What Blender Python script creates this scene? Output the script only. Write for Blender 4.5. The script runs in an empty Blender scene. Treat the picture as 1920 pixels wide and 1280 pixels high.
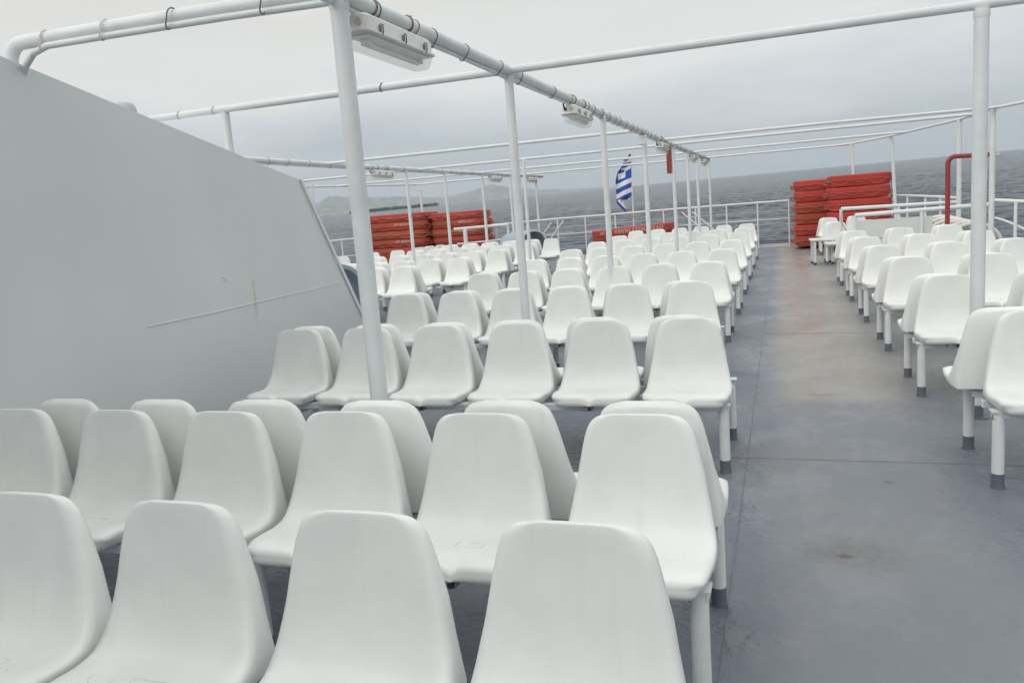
import bpy, math, random
from mathutils import Vector, Matrix
random.seed(7)
S = bpy.context.scene
COL = S.collection
PI = math.pi

# ---------------------------------------------------------------- camera
EYE = Vector((0.0, 0.0, 1.5))
FPX = 1496.6
YAW, PIT, ROL = 0.33272334, 0.1548194, -0.07531097
_cy, _sy, _cp, _sp = math.cos(YAW), math.sin(YAW), math.cos(PIT), math.sin(PIT)
FWD = Vector((-_sy*_cp, _cy*_cp, -_sp))
_r0 = Vector((_cy, _sy, 0.0))
_u0 = _r0.cross(FWD)
_c, _s = math.cos(ROL), math.sin(ROL)
RIGHT = _c*_r0 + _s*_u0
UP = -_s*_r0 + _c*_u0
cam_d = bpy.data.cameras.new('camera')
cam_d.sensor_width = 36.0
cam_d.lens = FPX/1920*36.0
cam_d.clip_start = 0.05
cam_d.clip_end = 60000
cam = bpy.data.objects.new('camera', cam_d)
M = Matrix((RIGHT, UP, -FWD)).transposed().to_4x4()
M.translation = EYE
cam.matrix_world = M
COL.objects.link(cam)
S.camera = cam

# ---------------------------------------------------------------- world, sun, exposure
SEA_N = Vector((-0.01007, -0.02843, 0.99955)).normalized()   # true up, seen from the slightly trimmed deck
SUN_EL, SUN_AZ = math.radians(34), math.radians(-150)
S.view_settings.view_transform = 'Standard'
S.view_settings.look = 'None'
S.view_settings.exposure = 0.53
S.view_settings.gamma = 1.0
S.view_settings.use_curve_mapping = False
W = bpy.data.worlds.new('World')
S.world = W
W.use_nodes = True
wt = W.node_tree
wt.nodes.clear()
def wn(t, **k):
    n = wt.nodes.new(t)
    for a, b in k.items(): setattr(n, a, b)
    return n
wl = wt.links.new
out = wn('ShaderNodeOutputWorld')
bg = wn('ShaderNodeBackground')
bg.inputs['Strength'].default_value = 0.1
sky = wn('ShaderNodeTexSky')
sky.sky_type = 'NISHITA'
sky.sun_disc = False
sky.sun_elevation = SUN_EL
sky.sun_rotation = SUN_AZ
sky.air_density = 1.5
sky.dust_density = 4.0
tc = wn('ShaderNodeTexCoord')
dot = wn('ShaderNodeVectorMath', operation='DOT_PRODUCT')
dot.inputs[1].default_value = SEA_N
wl(tc.outputs['Generated'], dot.inputs[0])
mp = wn('ShaderNodeMapping')
mp.inputs['Scale'].default_value = (2.2, 2.2, 9.0)
wl(tc.outputs['Generated'], mp.inputs['Vector'])
nz = wn('ShaderNodeTexNoise')
nz.inputs['Scale'].default_value = 1.6
nz.inputs['Detail'].default_value = 6.0
nz.inputs['Roughness'].default_value = 0.5
wl(mp.outputs[0], nz.inputs['Vector'])
nm = wn('ShaderNodeMath', operation='MULTIPLY_ADD')
nm.inputs[1].default_value = 0.20
nm.inputs[2].default_value = -0.095
wl(nz.outputs['Fac'], nm.inputs[0])
ad = wn('ShaderNodeMath', operation='ADD')
wl(dot.outputs['Value'], ad.inputs[0])
wl(nm.outputs[0], ad.inputs[1])
ramp = wn('ShaderNodeValToRGB')
cr = ramp.color_ramp
cr.elements[0].position = 0.0
cr.elements[0].color = (0.345, 0.388, 0.425, 1)
cr.elements[1].position = 1.0
cr.elements[1].color = (0.93, 0.93, 0.91, 1)
for p, c in ((0.045, (0.365, 0.402, 0.438)), (0.10, (0.465, 0.492, 0.520)), (0.16, (0.580, 0.588, 0.580)), (0.24, (0.555, 0.550, 0.525)), (0.34, (0.66, 0.655, 0.635)), (0.5, (0.86, 0.855, 0.83))):
    e = cr.elements.new(p)
    e.color = (*c, 1)
wl(ad.outputs[0], ramp.inputs[0])
sc = wn('ShaderNodeVectorMath', operation='SCALE')
sc.inputs['Scale'].default_value = 10.0
wl(ramp.outputs['Color'], sc.inputs[0])
mx = wn('ShaderNodeMixRGB')
mx.inputs[0].default_value = 0.92
wl(sky.outputs[0], mx.inputs[1])
wl(sc.outputs[0], mx.inputs[2])
wl(mx.outputs[0], bg.inputs['Color'])
wl(bg.outputs[0], out.inputs['Surface'])

sun_d = bpy.data.lights.new('sun', 'SUN')
sun_d.energy = 0.5
sun_d.angle = math.radians(40)
sun_d.color = (1.0, 0.97, 0.93)
sun = bpy.data.objects.new('sun', sun_d)
_sd = Vector((math.sin(SUN_AZ)*math.cos(SUN_EL), math.cos(SUN_AZ)*math.cos(SUN_EL), math.sin(SUN_EL)))
sun.rotation_euler = _sd.to_track_quat('Z', 'Y').to_euler()
sun.location = (-20, 0, 30)
COL.objects.link(sun)

# ---------------------------------------------------------------- placing helpers (metres on the deck)
def sheer(y): return 0.0003*max(0.0, y-4.0)**2      # the deck rises a little towards the stern
def ray(px, py): return RIGHT*((px-960)/FPX) - UP*((py-640)/FPX) + FWD
def at(px, py, h):
    z = h
    d = ray(px, py)
    for _ in range(30):
        q = EYE + d*((z-1.5)/d.z)
        z = h + sheer(q.y)
    return q
def ony(px, py, y):
    d = ray(px, py)
    return EYE + d*(y/d.y)
def onx(px, py, x):
    d = ray(px, py)
    return EYE + d*(x/d.x)

# ---------------------------------------------------------------- materials
def mat(name, color, rough=0.5, metal=0.0, var=0.06, scale=3.0, bump=0.0, bscale=40.0, spec=0.5, rust=0.0, coat=0.0):
    m = bpy.data.materials.new(name)
    m.use_nodes = True
    t = m.node_tree
    b = t.nodes['Principled BSDF']
    b.inputs['Roughness'].default_value = rough
    b.inputs['Metallic'].default_value = metal
    b.inputs['Specular IOR Level'].default_value = spec
    b.inputs['Coat Weight'].default_value = coat
    tcn = t.nodes.new('ShaderNodeTexCoord')
    n = t.nodes.new('ShaderNodeTexNoise')
    n.inputs['Scale'].default_value = scale
    n.inputs['Detail'].default_value = 5
    t.links.new(tcn.outputs['Object'], n.inputs['Vector'])
    r = t.nodes.new('ShaderNodeValToRGB')
    r.color_ramp.elements[0].position = 0.3
    r.color_ramp.elements[1].position = 0.7
    r.color_ramp.elements[0].color = (*[c*(1-var) for c in color], 1)
    r.color_ramp.elements[1].color = (*[min(1, c*(1+var)) for c in color], 1)
    t.links.new(n.outputs['Fac'], r.inputs[0])
    col = r.outputs[0]
    if rust:
        n2 = t.nodes.new('ShaderNodeTexNoise')
        n2.inputs['Scale'].default_value = 5.0
        n2.inputs['Detail'].default_value = 8
        n2.inputs['Roughness'].default_value = 0.75
        t.links.new(tcn.outputs['Object'], n2.inputs['Vector'])
        r2 = t.nodes.new('ShaderNodeValToRGB')
        r2.color_ramp.elements[0].position = 0.70 - rust*0.1
        r2.color_ramp.elements[1].position = 0.76 - rust*0.1
        r2.color_ramp.elements[0].color = (0, 0, 0, 1)
        r2.color_ramp.elements[1].color = (0.7, 0.7, 0.7, 1)
        t.links.new(n2.outputs['Fac'], r2.inputs[0])
        mxn = t.nodes.new('ShaderNodeMixRGB')
        mxn.inputs[2].default_value = (0.28, 0.17, 0.10, 1)
        t.links.new(r2.outputs[0], mxn.inputs[0])
        t.links.new(col, mxn.inputs[1])
        col = mxn.outputs[0]
    t.links.new(col, b.inputs['Base Color'])
    if bump:
        n3 = t.nodes.new('ShaderNodeTexNoise')
        n3.inputs['Scale'].default_value = bscale
        n3.inputs['Detail'].default_value = 3
        t.links.new(tcn.outputs['Object'], n3.inputs['Vector'])
        bp = t.nodes.new('ShaderNodeBump')
        bp.inputs['Strength'].default_value = bump
        bp.inputs['Distance'].default_value = 0.01
        t.links.new(n3.outputs['Fac'], bp.inputs['Height'])
        t.links.new(bp.outputs[0], b.inputs['Normal'])
    return m

MT = {}
MT['pipe'] = mat('white_pipe_paint', (0.66, 0.69, 0.70), 0.42, var=0.07, scale=4, bump=0.35, bscale=22, rust=0.25)
MT['leg'] = mat('white_leg_paint', (0.68, 0.705, 0.71), 0.4, var=0.05, scale=6, bump=0.1, bscale=80)
MT['beam'] = mat('white_frame_paint', (0.66, 0.69, 0.69), 0.45, var=0.06, scale=5)
MT['foot'] = mat('grey_foot_paint', (0.125, 0.143, 0.175), 0.45, var=0.15, scale=20, rust=0.5)
MT['rail'] = mat('white_rail_paint', (0.72, 0.735, 0.74), 0.4, var=0.04, scale=3, rust=0.2)
MT['wire'] = mat('white_wire', (0.6, 0.62, 0.63), 0.5)
MT['black'] = mat('black_rubber', (0.03, 0.03, 0.032), 0.5)
MT['tie'] = mat('grey_cable_tie', (0.16, 0.165, 0.165), 0.5)
MT['tierust'] = mat('rusty_clamp', (0.20, 0.15, 0.11), 0.7, var=0.4, scale=60)
MT['steel'] = mat('dull_steel', (0.45, 0.45, 0.44), 0.35, metal=0.8)
MT['lamp'] = mat('lamp_housing', (0.72, 0.72, 0.69), 0.35, var=0.04)
MT['tube'] = mat('lamp_tube', (0.80, 0.80, 0.77), 0.3)
MT['gland'] = mat('cream_gland', (0.55, 0.50, 0.38), 0.4)
MT['vent'] = mat('blue_grey_paint', (0.29, 0.35, 0.42), 0.4, var=0.08, scale=2)
MT['red'] = mat('dark_red_paint', (0.27, 0.035, 0.035), 0.45, var=0.12)
MT['raft_a'] = mat('red_float_paint', (0.47, 0.046, 0.034), 0.55, var=0.16, scale=4, bump=0.2, bscale=25)
MT['raft_b'] = mat('orange_float_paint', (0.40, 0.068, 0.032), 0.6, var=0.2, scale=4, bump=0.2, bscale=25)
MT['raft_c'] = mat('faded_red_float_paint', (0.38, 0.055, 0.040), 0.6, var=0.2, scale=4, bump=0.2, bscale=25)
MT['rope'] = mat('faded_rope', (0.40, 0.21, 0.15), 0.9, var=0.25, scale=30)
MT['rope_red'] = mat('red_rope', (0.42, 0.13, 0.09), 0.9, var=0.25, scale=30)
MT['letter'] = mat('white_lettering', (0.66, 0.55, 0.48), 0.7, var=0.3, scale=14)
MT['fw'] = mat('flag_white', (0.72, 0.74, 0.80), 0.85, var=0.03)
MT['fb'] = mat('flag_blue', (0.022, 0.09, 0.40), 0.85, var=0.06)
MT['hoop'] = mat('white_hoop', (0.74, 0.71, 0.67), 0.5, var=0.08, scale=8, rust=0.5)
MT['panel'] = mat('white_panel_paint', (0.64, 0.66, 0.65), 0.45, var=0.04, scale=3)
MT['toe'] = mat('navy_coaming_paint', (0.055, 0.07, 0.13), 0.5, var=0.2)

# chair plastic: soft white moulding with moulded outlines and grime, per-chair shade
def chair_mat():
    m = bpy.data.materials.new('white_moulded_plastic')
    m.use_nodes = True
    t = m.node_tree
    L = t.links.new
    b = t.nodes['Principled BSDF']
    b.inputs['Roughness'].default_value = 0.42
    b.inputs['Specular IOR Level'].default_value = 0.45
    tcn = t.nodes.new('ShaderNodeTexCoord')
    oi = t.nodes.new('ShaderNodeObjectInfo')
    vadd = t.nodes.new('ShaderNodeVectorMath')
    vadd.operation = 'ADD'
    L(tcn.outputs['Object'], vadd.inputs[0])
    comb = t.nodes.new('ShaderNodeCombineXYZ')
    mul = t.nodes.new('ShaderNodeMath'); mul.operation = 'MULTIPLY'; mul.inputs[1].default_value = 37.0
    L(oi.outputs['Random'], mul.inputs[0])
    L(mul.outputs[0], comb.inputs[0]); L(mul.outputs[0], comb.inputs[1])
    L(comb.outputs[0], vadd.inputs[1])
    n = t.nodes.new('ShaderNodeTexNoise')
    n.inputs['Scale'].default_value = 5.0
    n.inputs['Detail'].default_value = 6
    n.inputs['Roughness'].default_value = 0.65
    L(vadd.outputs[0], n.inputs['Vector'])
    r = t.nodes.new('ShaderNodeValToRGB')
    r.color_ramp.elements[0].position = 0.28
    r.color_ramp.elements[1].position = 0.62
    r.color_ramp.elements[0].color = (0.715, 0.728, 0.71, 1)
    r.color_ramp.elements[1].color = (0.77, 0.79, 0.772, 1)
    L(n.outputs['Fac'], r.inputs[0])
    # moulded outlines in the seat pan
    sep = t.nodes.new('ShaderNodeSeparateXYZ')
    L(tcn.outputs['Object'], sep.inputs[0])
    def mth(op, a, bb=None, c=None):
        q = t.nodes.new('ShaderNodeMath'); q.operation = op
        for i, v in enumerate((a, bb, c)):
            if v is None: continue
            if isinstance(v, (int, float)): q.inputs[i].default_value = v
            else: L(v, q.inputs[i])
        return q.outputs[0]
    ax = mth('ABSOLUTE', sep.outputs[0])
    yy = mth('ABSOLUTE', mth('ADD', sep.outputs[1], 0.255))
    box = mth('MAXIMUM', mth('SUBTRACT', ax, 0.047), mth('SUBTRACT', yy, 0.023))
    line1 = mth('LESS_THAN', mth('ABSOLUTE', box), 0.0016)
    dx = mth('SUBTRACT', ax, 0.125)
    dy = mth('ADD', sep.outputs[1], 0.26)
    rr = mth('SQRT', mth('ADD', mth('MULTIPLY', dx, dx), mth('MULTIPLY', dy, dy)))
    line2 = mth('MULTIPLY', mth('LESS_THAN', mth('ABSOLUTE', mth('SUBTRACT', rr, 0.032)), 0.0013), mth('LESS_THAN', dy, 0.012))
    line2 = mth('MULTIPLY', line2, 0.55)
    seat = mth('LESS_THAN', sep.outputs[2], 0.49)
    seat = mth('MULTIPLY', seat, mth('GREATER_THAN', sep.outputs[2], 0.425))
    n4 = t.nodes.new('ShaderNodeTexNoise'); n4.inputs['Scale'].default_value = 18
    L(vadd.outputs[0], n4.inputs['Vector'])
    brk = mth('MULTIPLY_ADD', n4.outputs['Fac'], 3.2, -1.15)
    cl = t.nodes.new('ShaderNodeClamp'); L(brk, cl.inputs[0])
    lines = mth('MULTIPLY', mth('MULTIPLY', mth('MAXIMUM', line1, line2), seat), cl.outputs[0])
    # drip streaks and scuffs
    mp2 = t.nodes.new('ShaderNodeMapping')
    mp2.inputs['Scale'].default_value = (26, 5, 2.2)
    L(vadd.outputs[0], mp2.inputs[0])
    n5 = t.nodes.new('ShaderNodeTexNoise'); n5.inputs['Scale'].default_value = 1.3; n5.inputs['Detail'].default_value = 7
    L(mp2.outputs[0], n5.inputs['Vector'])
    streak = t.nodes.new('ShaderNodeValToRGB')
    streak.color_ramp.elements[0].position = 0.60
    streak.color_ramp.elements[1].position = 0.78
    streak.color_ramp.elements[0].color = (0, 0, 0, 1)
    streak.color_ramp.elements[1].color = (0.17, 0.17, 0.17, 1)
    L(n5.outputs['Fac'], streak.inputs[0])
    m1 = t.nodes.new('ShaderNodeMixRGB')
    m1.inputs[2].default_value = (0.55, 0.53, 0.48, 1)
    L(streak.outputs[0], m1.inputs[0]); L(r.outputs[0], m1.inputs[1])
    m2 = t.nodes.new('ShaderNodeMixRGB')
    m2.inputs[2].default_value = (0.36, 0.31, 0.27, 1)
    L(mth('MULTIPLY', lines, 0.9), m2.inputs[0]); L(m1.outputs[0], m2.inputs[1])
    hs = t.nodes.new('ShaderNodeHueSaturation')
    L(mth('MULTIPLY_ADD', oi.outputs['Random'], 0.07, 0.965), hs.inputs['Value'])
    L(m2.outputs[0], hs.inputs['Color'])
    L(hs.outputs[0], b.inputs['Base Color'])
    L(mth('MULTIPLY_ADD', n.outputs['Fac'], 0.25, 0.30), b.inputs['Roughness'])
    n6 = t.nodes.new('ShaderNodeTexNoise'); n6.inputs['Scale'].default_value = 160
    L(tcn.outputs['Object'], n6.inputs['Vector'])
    bp = t.nodes.new('ShaderNodeBump'); bp.inputs['Strength'].default_value = 0.06; bp.inputs['Distance'].default_value = 0.003
    L(n6.outputs['Fac'], bp.inputs['Height'])
    L(bp.outputs[0], b.inputs['Normal'])
    return m
MT['chair'] = chair_mat()

def glass_mat():
    m = bpy.data.materials.new('clear_lamp_cover')
    m.use_nodes = True
    t = m.node_tree
    b = t.nodes['Principled BSDF']
    b.inputs['Base Color'].default_value = (0.9, 0.9, 0.86, 1)
    b.inputs['Roughness'].default_value = 0.18
    b.inputs['IOR'].default_value = 1.25
    b.inputs['Alpha'].default_value = 0.26
    n = t.nodes.new('ShaderNodeTexNoise'); n.inputs['Scale'].default_value = 14
    tcn = t.nodes.new('ShaderNodeTexCoord')
    t.links.new(tcn.outputs['Object'], n.inputs['Vector'])
    r = t.nodes.new('ShaderNodeValToRGB')
    r.color_ramp.elements[0].color = (0.78, 0.77, 0.70, 1); r.color_ramp.elements[1].color = (0.9, 0.9, 0.87, 1)
    t.links.new(n.outputs['Fac'], r.inputs[0]); t.links.new(r.outputs[0], b.inputs['Base Color'])
    return m
MT['glass'] = glass_mat()

def wall_mat():
    m = mat('white_casing_paint', (0.615, 0.65, 0.655), 0.40, var=0.04, scale=0.9, bump=0.22, bscale=3.2)
    t = m.node_tree; L = t.links.new
    b = t.nodes['Principled BSDF']
    src = b.inputs['Base Color'].links[0].from_socket
    tcn = t.nodes.new('ShaderNodeTexCoord')
    mp_ = t.nodes.new('ShaderNodeMapping'); mp_.inputs['Scale'].default_value = (7, 7, 0.7)
    L(tcn.outputs['Object'], mp_.inputs[0])
    n = t.nodes.new('ShaderNodeTexNoise'); n.inputs['Scale'].default_value = 1.0; n.inputs['Detail'].default_value = 8
    L(mp_.outputs[0], n.inputs['Vector'])
    r = t.nodes.new('ShaderNodeValToRGB')
    r.color_ramp.elements[0].position = 0.56; r.color_ramp.elements[1].position = 0.80
    r.color_ramp.elements[0].color = (0, 0, 0, 1); r.color_ramp.elements[1].color = (0.07, 0.07, 0.07, 1)
    L(n.outputs['Fac'], r.inputs[0])
    mm = t.nodes.new('ShaderNodeMixRGB'); mm.inputs[2].default_value = (0.40, 0.36, 0.30, 1)
    L(r.outputs[0], mm.inputs[0]); L(src, mm.inputs[1])
    # a run of rust from a chipped weld, and two small chips (object coordinates: metres on the plate)
    def mth(op, a_, b_=None, c_=None):
        q = t.nodes.new('ShaderNodeMath'); q.operation = op
        for i_, v in enumerate((a_, b_, c_)):
            if v is None: continue
            if isinstance(v, (int, float)): q.inputs[i_].default_value = v
            else: L(v, q.inputs[i_])
        return q.outputs[0]
    def sm(v, lo, hi):
        q = t.nodes.new('ShaderNodeMapRange'); q.interpolation_type = 'SMOOTHSTEP'
        q.inputs['From Min'].default_value = lo; q.inputs['From Max'].default_value = hi
        L(v, q.inputs['Value']); return q.outputs[0]
    dt = t.nodes.new('ShaderNodeVectorMath'); dt.operation = 'DOT_PRODUCT'
    dt.inputs[1].default_value = RUST['dir']; L(tcn.outputs['Object'], dt.inputs[0])
    sp = t.nodes.new('ShaderNodeSeparateXYZ'); L(tcn.outputs['Object'], sp.inputs[0])
    nr = t.nodes.new('ShaderNodeTexNoise'); nr.inputs['Scale'].default_value = 22; nr.inputs['Detail'].default_value = 6; nr.inputs['Roughness'].default_value = .7
    L(tcn.outputs['Object'], nr.inputs['Vector'])
    col = mm.outputs[0]
    (sa, za), (sb_, zb__) = RUST['top'], RUST['bot']
    f = mth('DIVIDE', mth('SUBTRACT', za, sp.outputs[2]), za-zb__)             # 0 at the top, 1 at the bottom
    ds = mth('ABSOLUTE', mth('SUBTRACT', mth('SUBTRACT', dt.outputs['Value'], sa), mth('MULTIPLY', f, sb_-sa)))
    wd = mth('MULTIPLY_ADD', nr.outputs['Fac'], .075, -.004)
    mk = mth('MULTIPLY', mth('SUBTRACT', 1.0, sm(mth('DIVIDE', ds, wd), .2, 1.2)), mth('MULTIPLY', sm(f, -.05, .12), mth('SUBTRACT', 1.0, sm(f, .25, 1.05))))
    mk = mth('MULTIPLY', mk, sm(nr.outputs['Fac'], .34, .56))
    mr = t.nodes.new('ShaderNodeMixRGB'); mr.inputs[2].default_value = (0.47, 0.37, 0.23, 1)
    L(mth('MULTIPLY', mk, .75), mr.inputs[0]); L(col, mr.inputs[1]); col = mr.outputs[0]
    for (sc_, zc__), rr_ in RUST['chips']:
        d1 = mth('SUBTRACT', dt.outputs['Value'], sc_); d2 = mth('SUBTRACT', sp.outputs[2], zc__)
        dd = mth('SQRT', mth('ADD', mth('MULTIPLY', d1, d1), mth('MULTIPLY', d2, d2)))
        ck = mth('MULTIPLY', mth('SUBTRACT', 1.0, sm(dd, rr_*.3, rr_)), sm(nr.outputs['Fac'], .52, .60))
        mc = t.nodes.new('ShaderNodeMixRGB'); mc.inputs[2].default_value = (0.22, 0.21, 0.20, 1)
        L(ck, mc.inputs[0]); L(col, mc.inputs[1]); col = mc.outputs[0]
    L(col, b.inputs['Base Color'])
    return m
MT['rust'] = mat('rust_stain', (0.42, 0.36, 0.27), 0.6, var=0.2, scale=30)

# ---------------------------------------------------------------- mesh helpers
class MB:
    def __init__(s): s.v = []; s.f = []; s.mi = []
    def add(s, vs, fs, mi=0):
        o = len(s.v)
        s.v += [tuple(v) for v in vs]
        s.f += [tuple(i+o for i in f) for f in fs]
        s.mi += [mi]*len(fs)
    def box(s, c, d, rot=None, bev=0.0, mi=0):
        hx, hy, hz = d[0]/2, d[1]/2, d[2]/2
        if bev <= 0:
            vs = [Vector((x*hx, y*hy, z*hz)) for z in (-1, 1) for y in (-1, 1) for x in (-1, 1)]
            fs = [(0, 2, 3, 1), (4, 5, 7, 6), (0, 1, 5, 4), (2, 6, 7, 3), (0, 4, 6, 2), (1, 3, 7, 5)]
        else:
            b = min(bev, hx*.9, hy*.9, hz*.9)
            vs = []; idx = {}
            for sx in (-1, 1):
                for sy in (-1, 1):
                    for sz in (-1, 1):
                        for k in range(3):
                            p = [sx*(hx-b), sy*(hy-b), sz*(hz-b)]
                            p[k] = (sx*hx, sy*hy, sz*hz)[k]
                            idx[(sx, sy, sz, k)] = len(vs); vs.append(Vector(p))
            fs = []
            for k in range(3):
                a, c2 = [(1, 2), (2, 0), (0, 1)][k]
                for sg in (-1, 1):
                    q = []
                    for (p1, p2) in ((-1, -1), (1, -1), (1, 1), (-1, 1)):
                        s3 = [0, 0, 0]; s3[k] = sg; s3[a] = p1; s3[c2] = p2
                        q.append(idx[(*s3, k)])
                    fs.append(tuple(q if sg > 0 else q[::-1]))
                # edges parallel to axis k
                for p1 in (-1, 1):
                    for p2 in (-1, 1):
                        s0 = [0, 0, 0]; s1 = [0, 0, 0]
                        s0[k] = -1; s1[k] = 1
                        for s_ in (s0, s1): s_[a] = p1; s_[c2] = p2
                        q = [idx[(*s0, a)], idx[(*s1, a)], idx[(*s1, c2)], idx[(*s0, c2)]]
                        fs.append(tuple(q if p1*p2 < 0 else q[::-1]))
            for sx in (-1, 1):
                for sy in (-1, 1):
                    for sz in (-1, 1):
                        q = [idx[(sx, sy, sz, k)] for k in range(3)]
                        fs.append(tuple(q if sx*sy*sz > 0 else q[::-1]))
        if rot is not None: vs = [rot @ v for v in vs]
        c = Vector(c)
        s.add([v+c for v in vs], fs, mi)
    def tube(s, pts, r, n=12, cap=True, closed=False, mi=0):
        pts = [Vector(p) for p in pts]
        m = len(pts)
        rings = []
        prev = None
        for i, p in enumerate(pts):
            if closed: d = pts[(i+1) % m] - pts[i-1]
            elif i == 0: d = pts[1]-pts[0]
            elif i == m-1: d = pts[-1]-pts[-2]
            else: d = (pts[i+1]-p).normalized() + (p-pts[i-1]).normalized()
            if d.length < 1e-9: d = Vector((0, 0, 1))
            d.normalize()
            if prev is None:
                a = Vector((0, 0, 1)) if abs(d.z) < 0.9 else Vector((1, 0, 0))
                x = d.cross(a).normalized()
            else:
                x = prev - d*prev.dot(d)
                x.normalize()
            prev = x
            y = d.cross(x)
            rr = r[i] if isinstance(r, (list, tuple)) else r
            rings.append([p + x*(rr*math.cos(2*PI*k/n)) + y*(rr*math.sin(2*PI*k/n)) for k in range(n)])
        vs = [v for rg in rings for v in rg]
        fs = []
        cnt = m if closed else m-1
        for i in range(cnt):
            j = (i+1) % m
            for k in range(n):
                k2 = (k+1) % n
                fs.append((i*n+k, i*n+k2, j*n+k2, j*n+k))
        if cap and not closed:
            fs.append(tuple(range(n-1, -1, -1)))
            fs.append(tuple((m-1)*n+k for k in range(n)))
        s.add(vs, fs, mi)
    def prism(s, poly, ext, mi=0):
        n = len(poly)
        ext = Vector(ext)
        vs = [Vector(p) for p in poly] + [Vector(p)+ext for p in poly]
        fs = [tuple(range(n-1, -1, -1)), tuple(range(n, 2*n))]
        for i in range(n):
            j = (i+1) % n
            fs.append((i, j, n+j, n+i))
        s.add(vs, fs, mi)
    def grid(s, rows, mi=0, flip=False):
        n = len(rows[0]); vs = [v for r in rows for v in r]; fs = []
        for i in range(len(rows)-1):
            for k in range(n-1):
                q = (i*n+k, i*n+k+1, (i+1)*n+k+1, (i+1)*n+k)
                fs.append(q[::-1] if flip else q)
        s.add(vs, fs, mi)
    def mesh(s, name, mats, smooth=35):
        me = bpy.data.meshes.new(name)
        me.from_pydata(s.v, [], s.f)
        for m in (mats if isinstance(mats, (list, tuple)) else [mats]): me.materials.append(m)
        if any(s.mi): me.polygons.foreach_set('material_index', s.mi)
        if smooth:
            me.polygons.foreach_set('use_smooth', [True]*len(me.polygons))
            me.set_sharp_from_angle(angle=math.radians(smooth))
        me.update()
        return me

def ob(name, data, parent=None, loc=None, rot=None):
    o = bpy.data.objects.new(name, data)
    COL.objects.link(o)
    if parent: o.parent = parent
    if loc is not None: o.location = loc
    if rot is not None: o.rotation_euler = rot
    return o
def tag(o, label=None, cat=None, group=None, kind=None):
    if label: o['label'] = label
    if cat: o['category'] = cat
    if group: o['group'] = group
    if kind: o['kind'] = kind
    return o
def thing(name, loc, label, cat, group=None, rz=0.0):
    return tag(ob(name, None, None, loc, (0, 0, rz)), label, cat, group)
def build(mb, name, m, parent=None, smooth=35, loc=None, rot=None):
    return ob(name, mb.mesh(name, m, smooth), parent, loc, rot)
def rel(mb, base):
    b = Vector(base)
    mb.v = [tuple(Vector(v)-b) for v in mb.v]
    return mb
ORD = ['first', 'second', 'third', 'fourth', 'fifth', 'sixth', 'seventh', 'eighth', 'ninth', 'tenth', 'eleventh', 'twelfth']

# ================================================================ SEA, COAST
def sea_frame():
    z = SEA_N
    y = (Vector((0, 1, 0)) - z*z.y).normalized()
    x = y.cross(z)
    m = Matrix((x, y, z)).transposed().to_4x4()
    m.translation = Vector((0, 0, -8.0))
    return m
SEA = sea_frame()
SEA_I = SEA.inverted()
FAR = 15000.0
def water_mat():
    m = bpy.data.materials.new('choppy_sea_water')
    m.use_nodes = True
    t = m.node_tree; L = t.links.new
    b = t.nodes['Principled BSDF']
    b.inputs['Base Color'].default_value = (0.045, 0.066, 0.082, 1)
    b.inputs['Roughness'].default_value = 0.22
    b.inputs['Specular IOR Level'].default_value = 0.28
    b.inputs['IOR'].default_value = 1.333
    tcn = t.nodes.new('ShaderNodeTexCoord')
    def nz_(scale, sx, sy, det, rot=0.3):
        mp_ = t.nodes.new('ShaderNodeMapping')
        mp_.inputs['Rotation'].default_value = (0, 0, rot)
        mp_.inputs['Scale'].default_value = (sx, sy, 1)
        L(tcn.outputs['Object'], mp_.inputs[0])
        n = t.nodes.new('ShaderNodeTexNoise')
        n.inputs['Scale'].default_value = scale
        n.inputs['Detail'].default_value = det
        n.inputs['Roughness'].default_value = 0.6
        L(mp_.outputs[0], n.inputs['Vector'])
        return n.outputs['Fac']
    a = nz_(0.42, 0.55, 1.5, 3)
    c = nz_(0.085, 0.6, 1.6, 3, 0.15)
    d = nz_(0.012, 0.5, 1.5, 4, 0.2)
    def bump(h, st, dist, prev=None):
        q = t.nodes.new('ShaderNodeBump')
        q.inputs['Strength'].default_value = st
        q.inputs['Distance'].default_value = dist
        L(h, q.inputs['Height'])
        if prev is not None: L(prev, q.inputs['Normal'])
        return q.outputs[0]
    n1 = bump(c, 0.8, 4.0)
    n2 = bump(a, 0.9, 1.2, n1)
    L(n2, b.inputs['Normal'])
    r = t.nodes.new('ShaderNodeValToRGB')
    r.color_ramp.elements[0].position = 0.35; r.color_ramp.elements[1].position = 0.68
    r.color_ramp.elements[0].color = (0.028, 0.046, 0.066, 1); r.color_ramp.elements[1].color = (0.050, 0.076, 0.102, 1)
    L(d, r.inputs[0]); L(r.outputs[0], b.inputs['Base Color'])
    return m
import numpy as np
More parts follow.
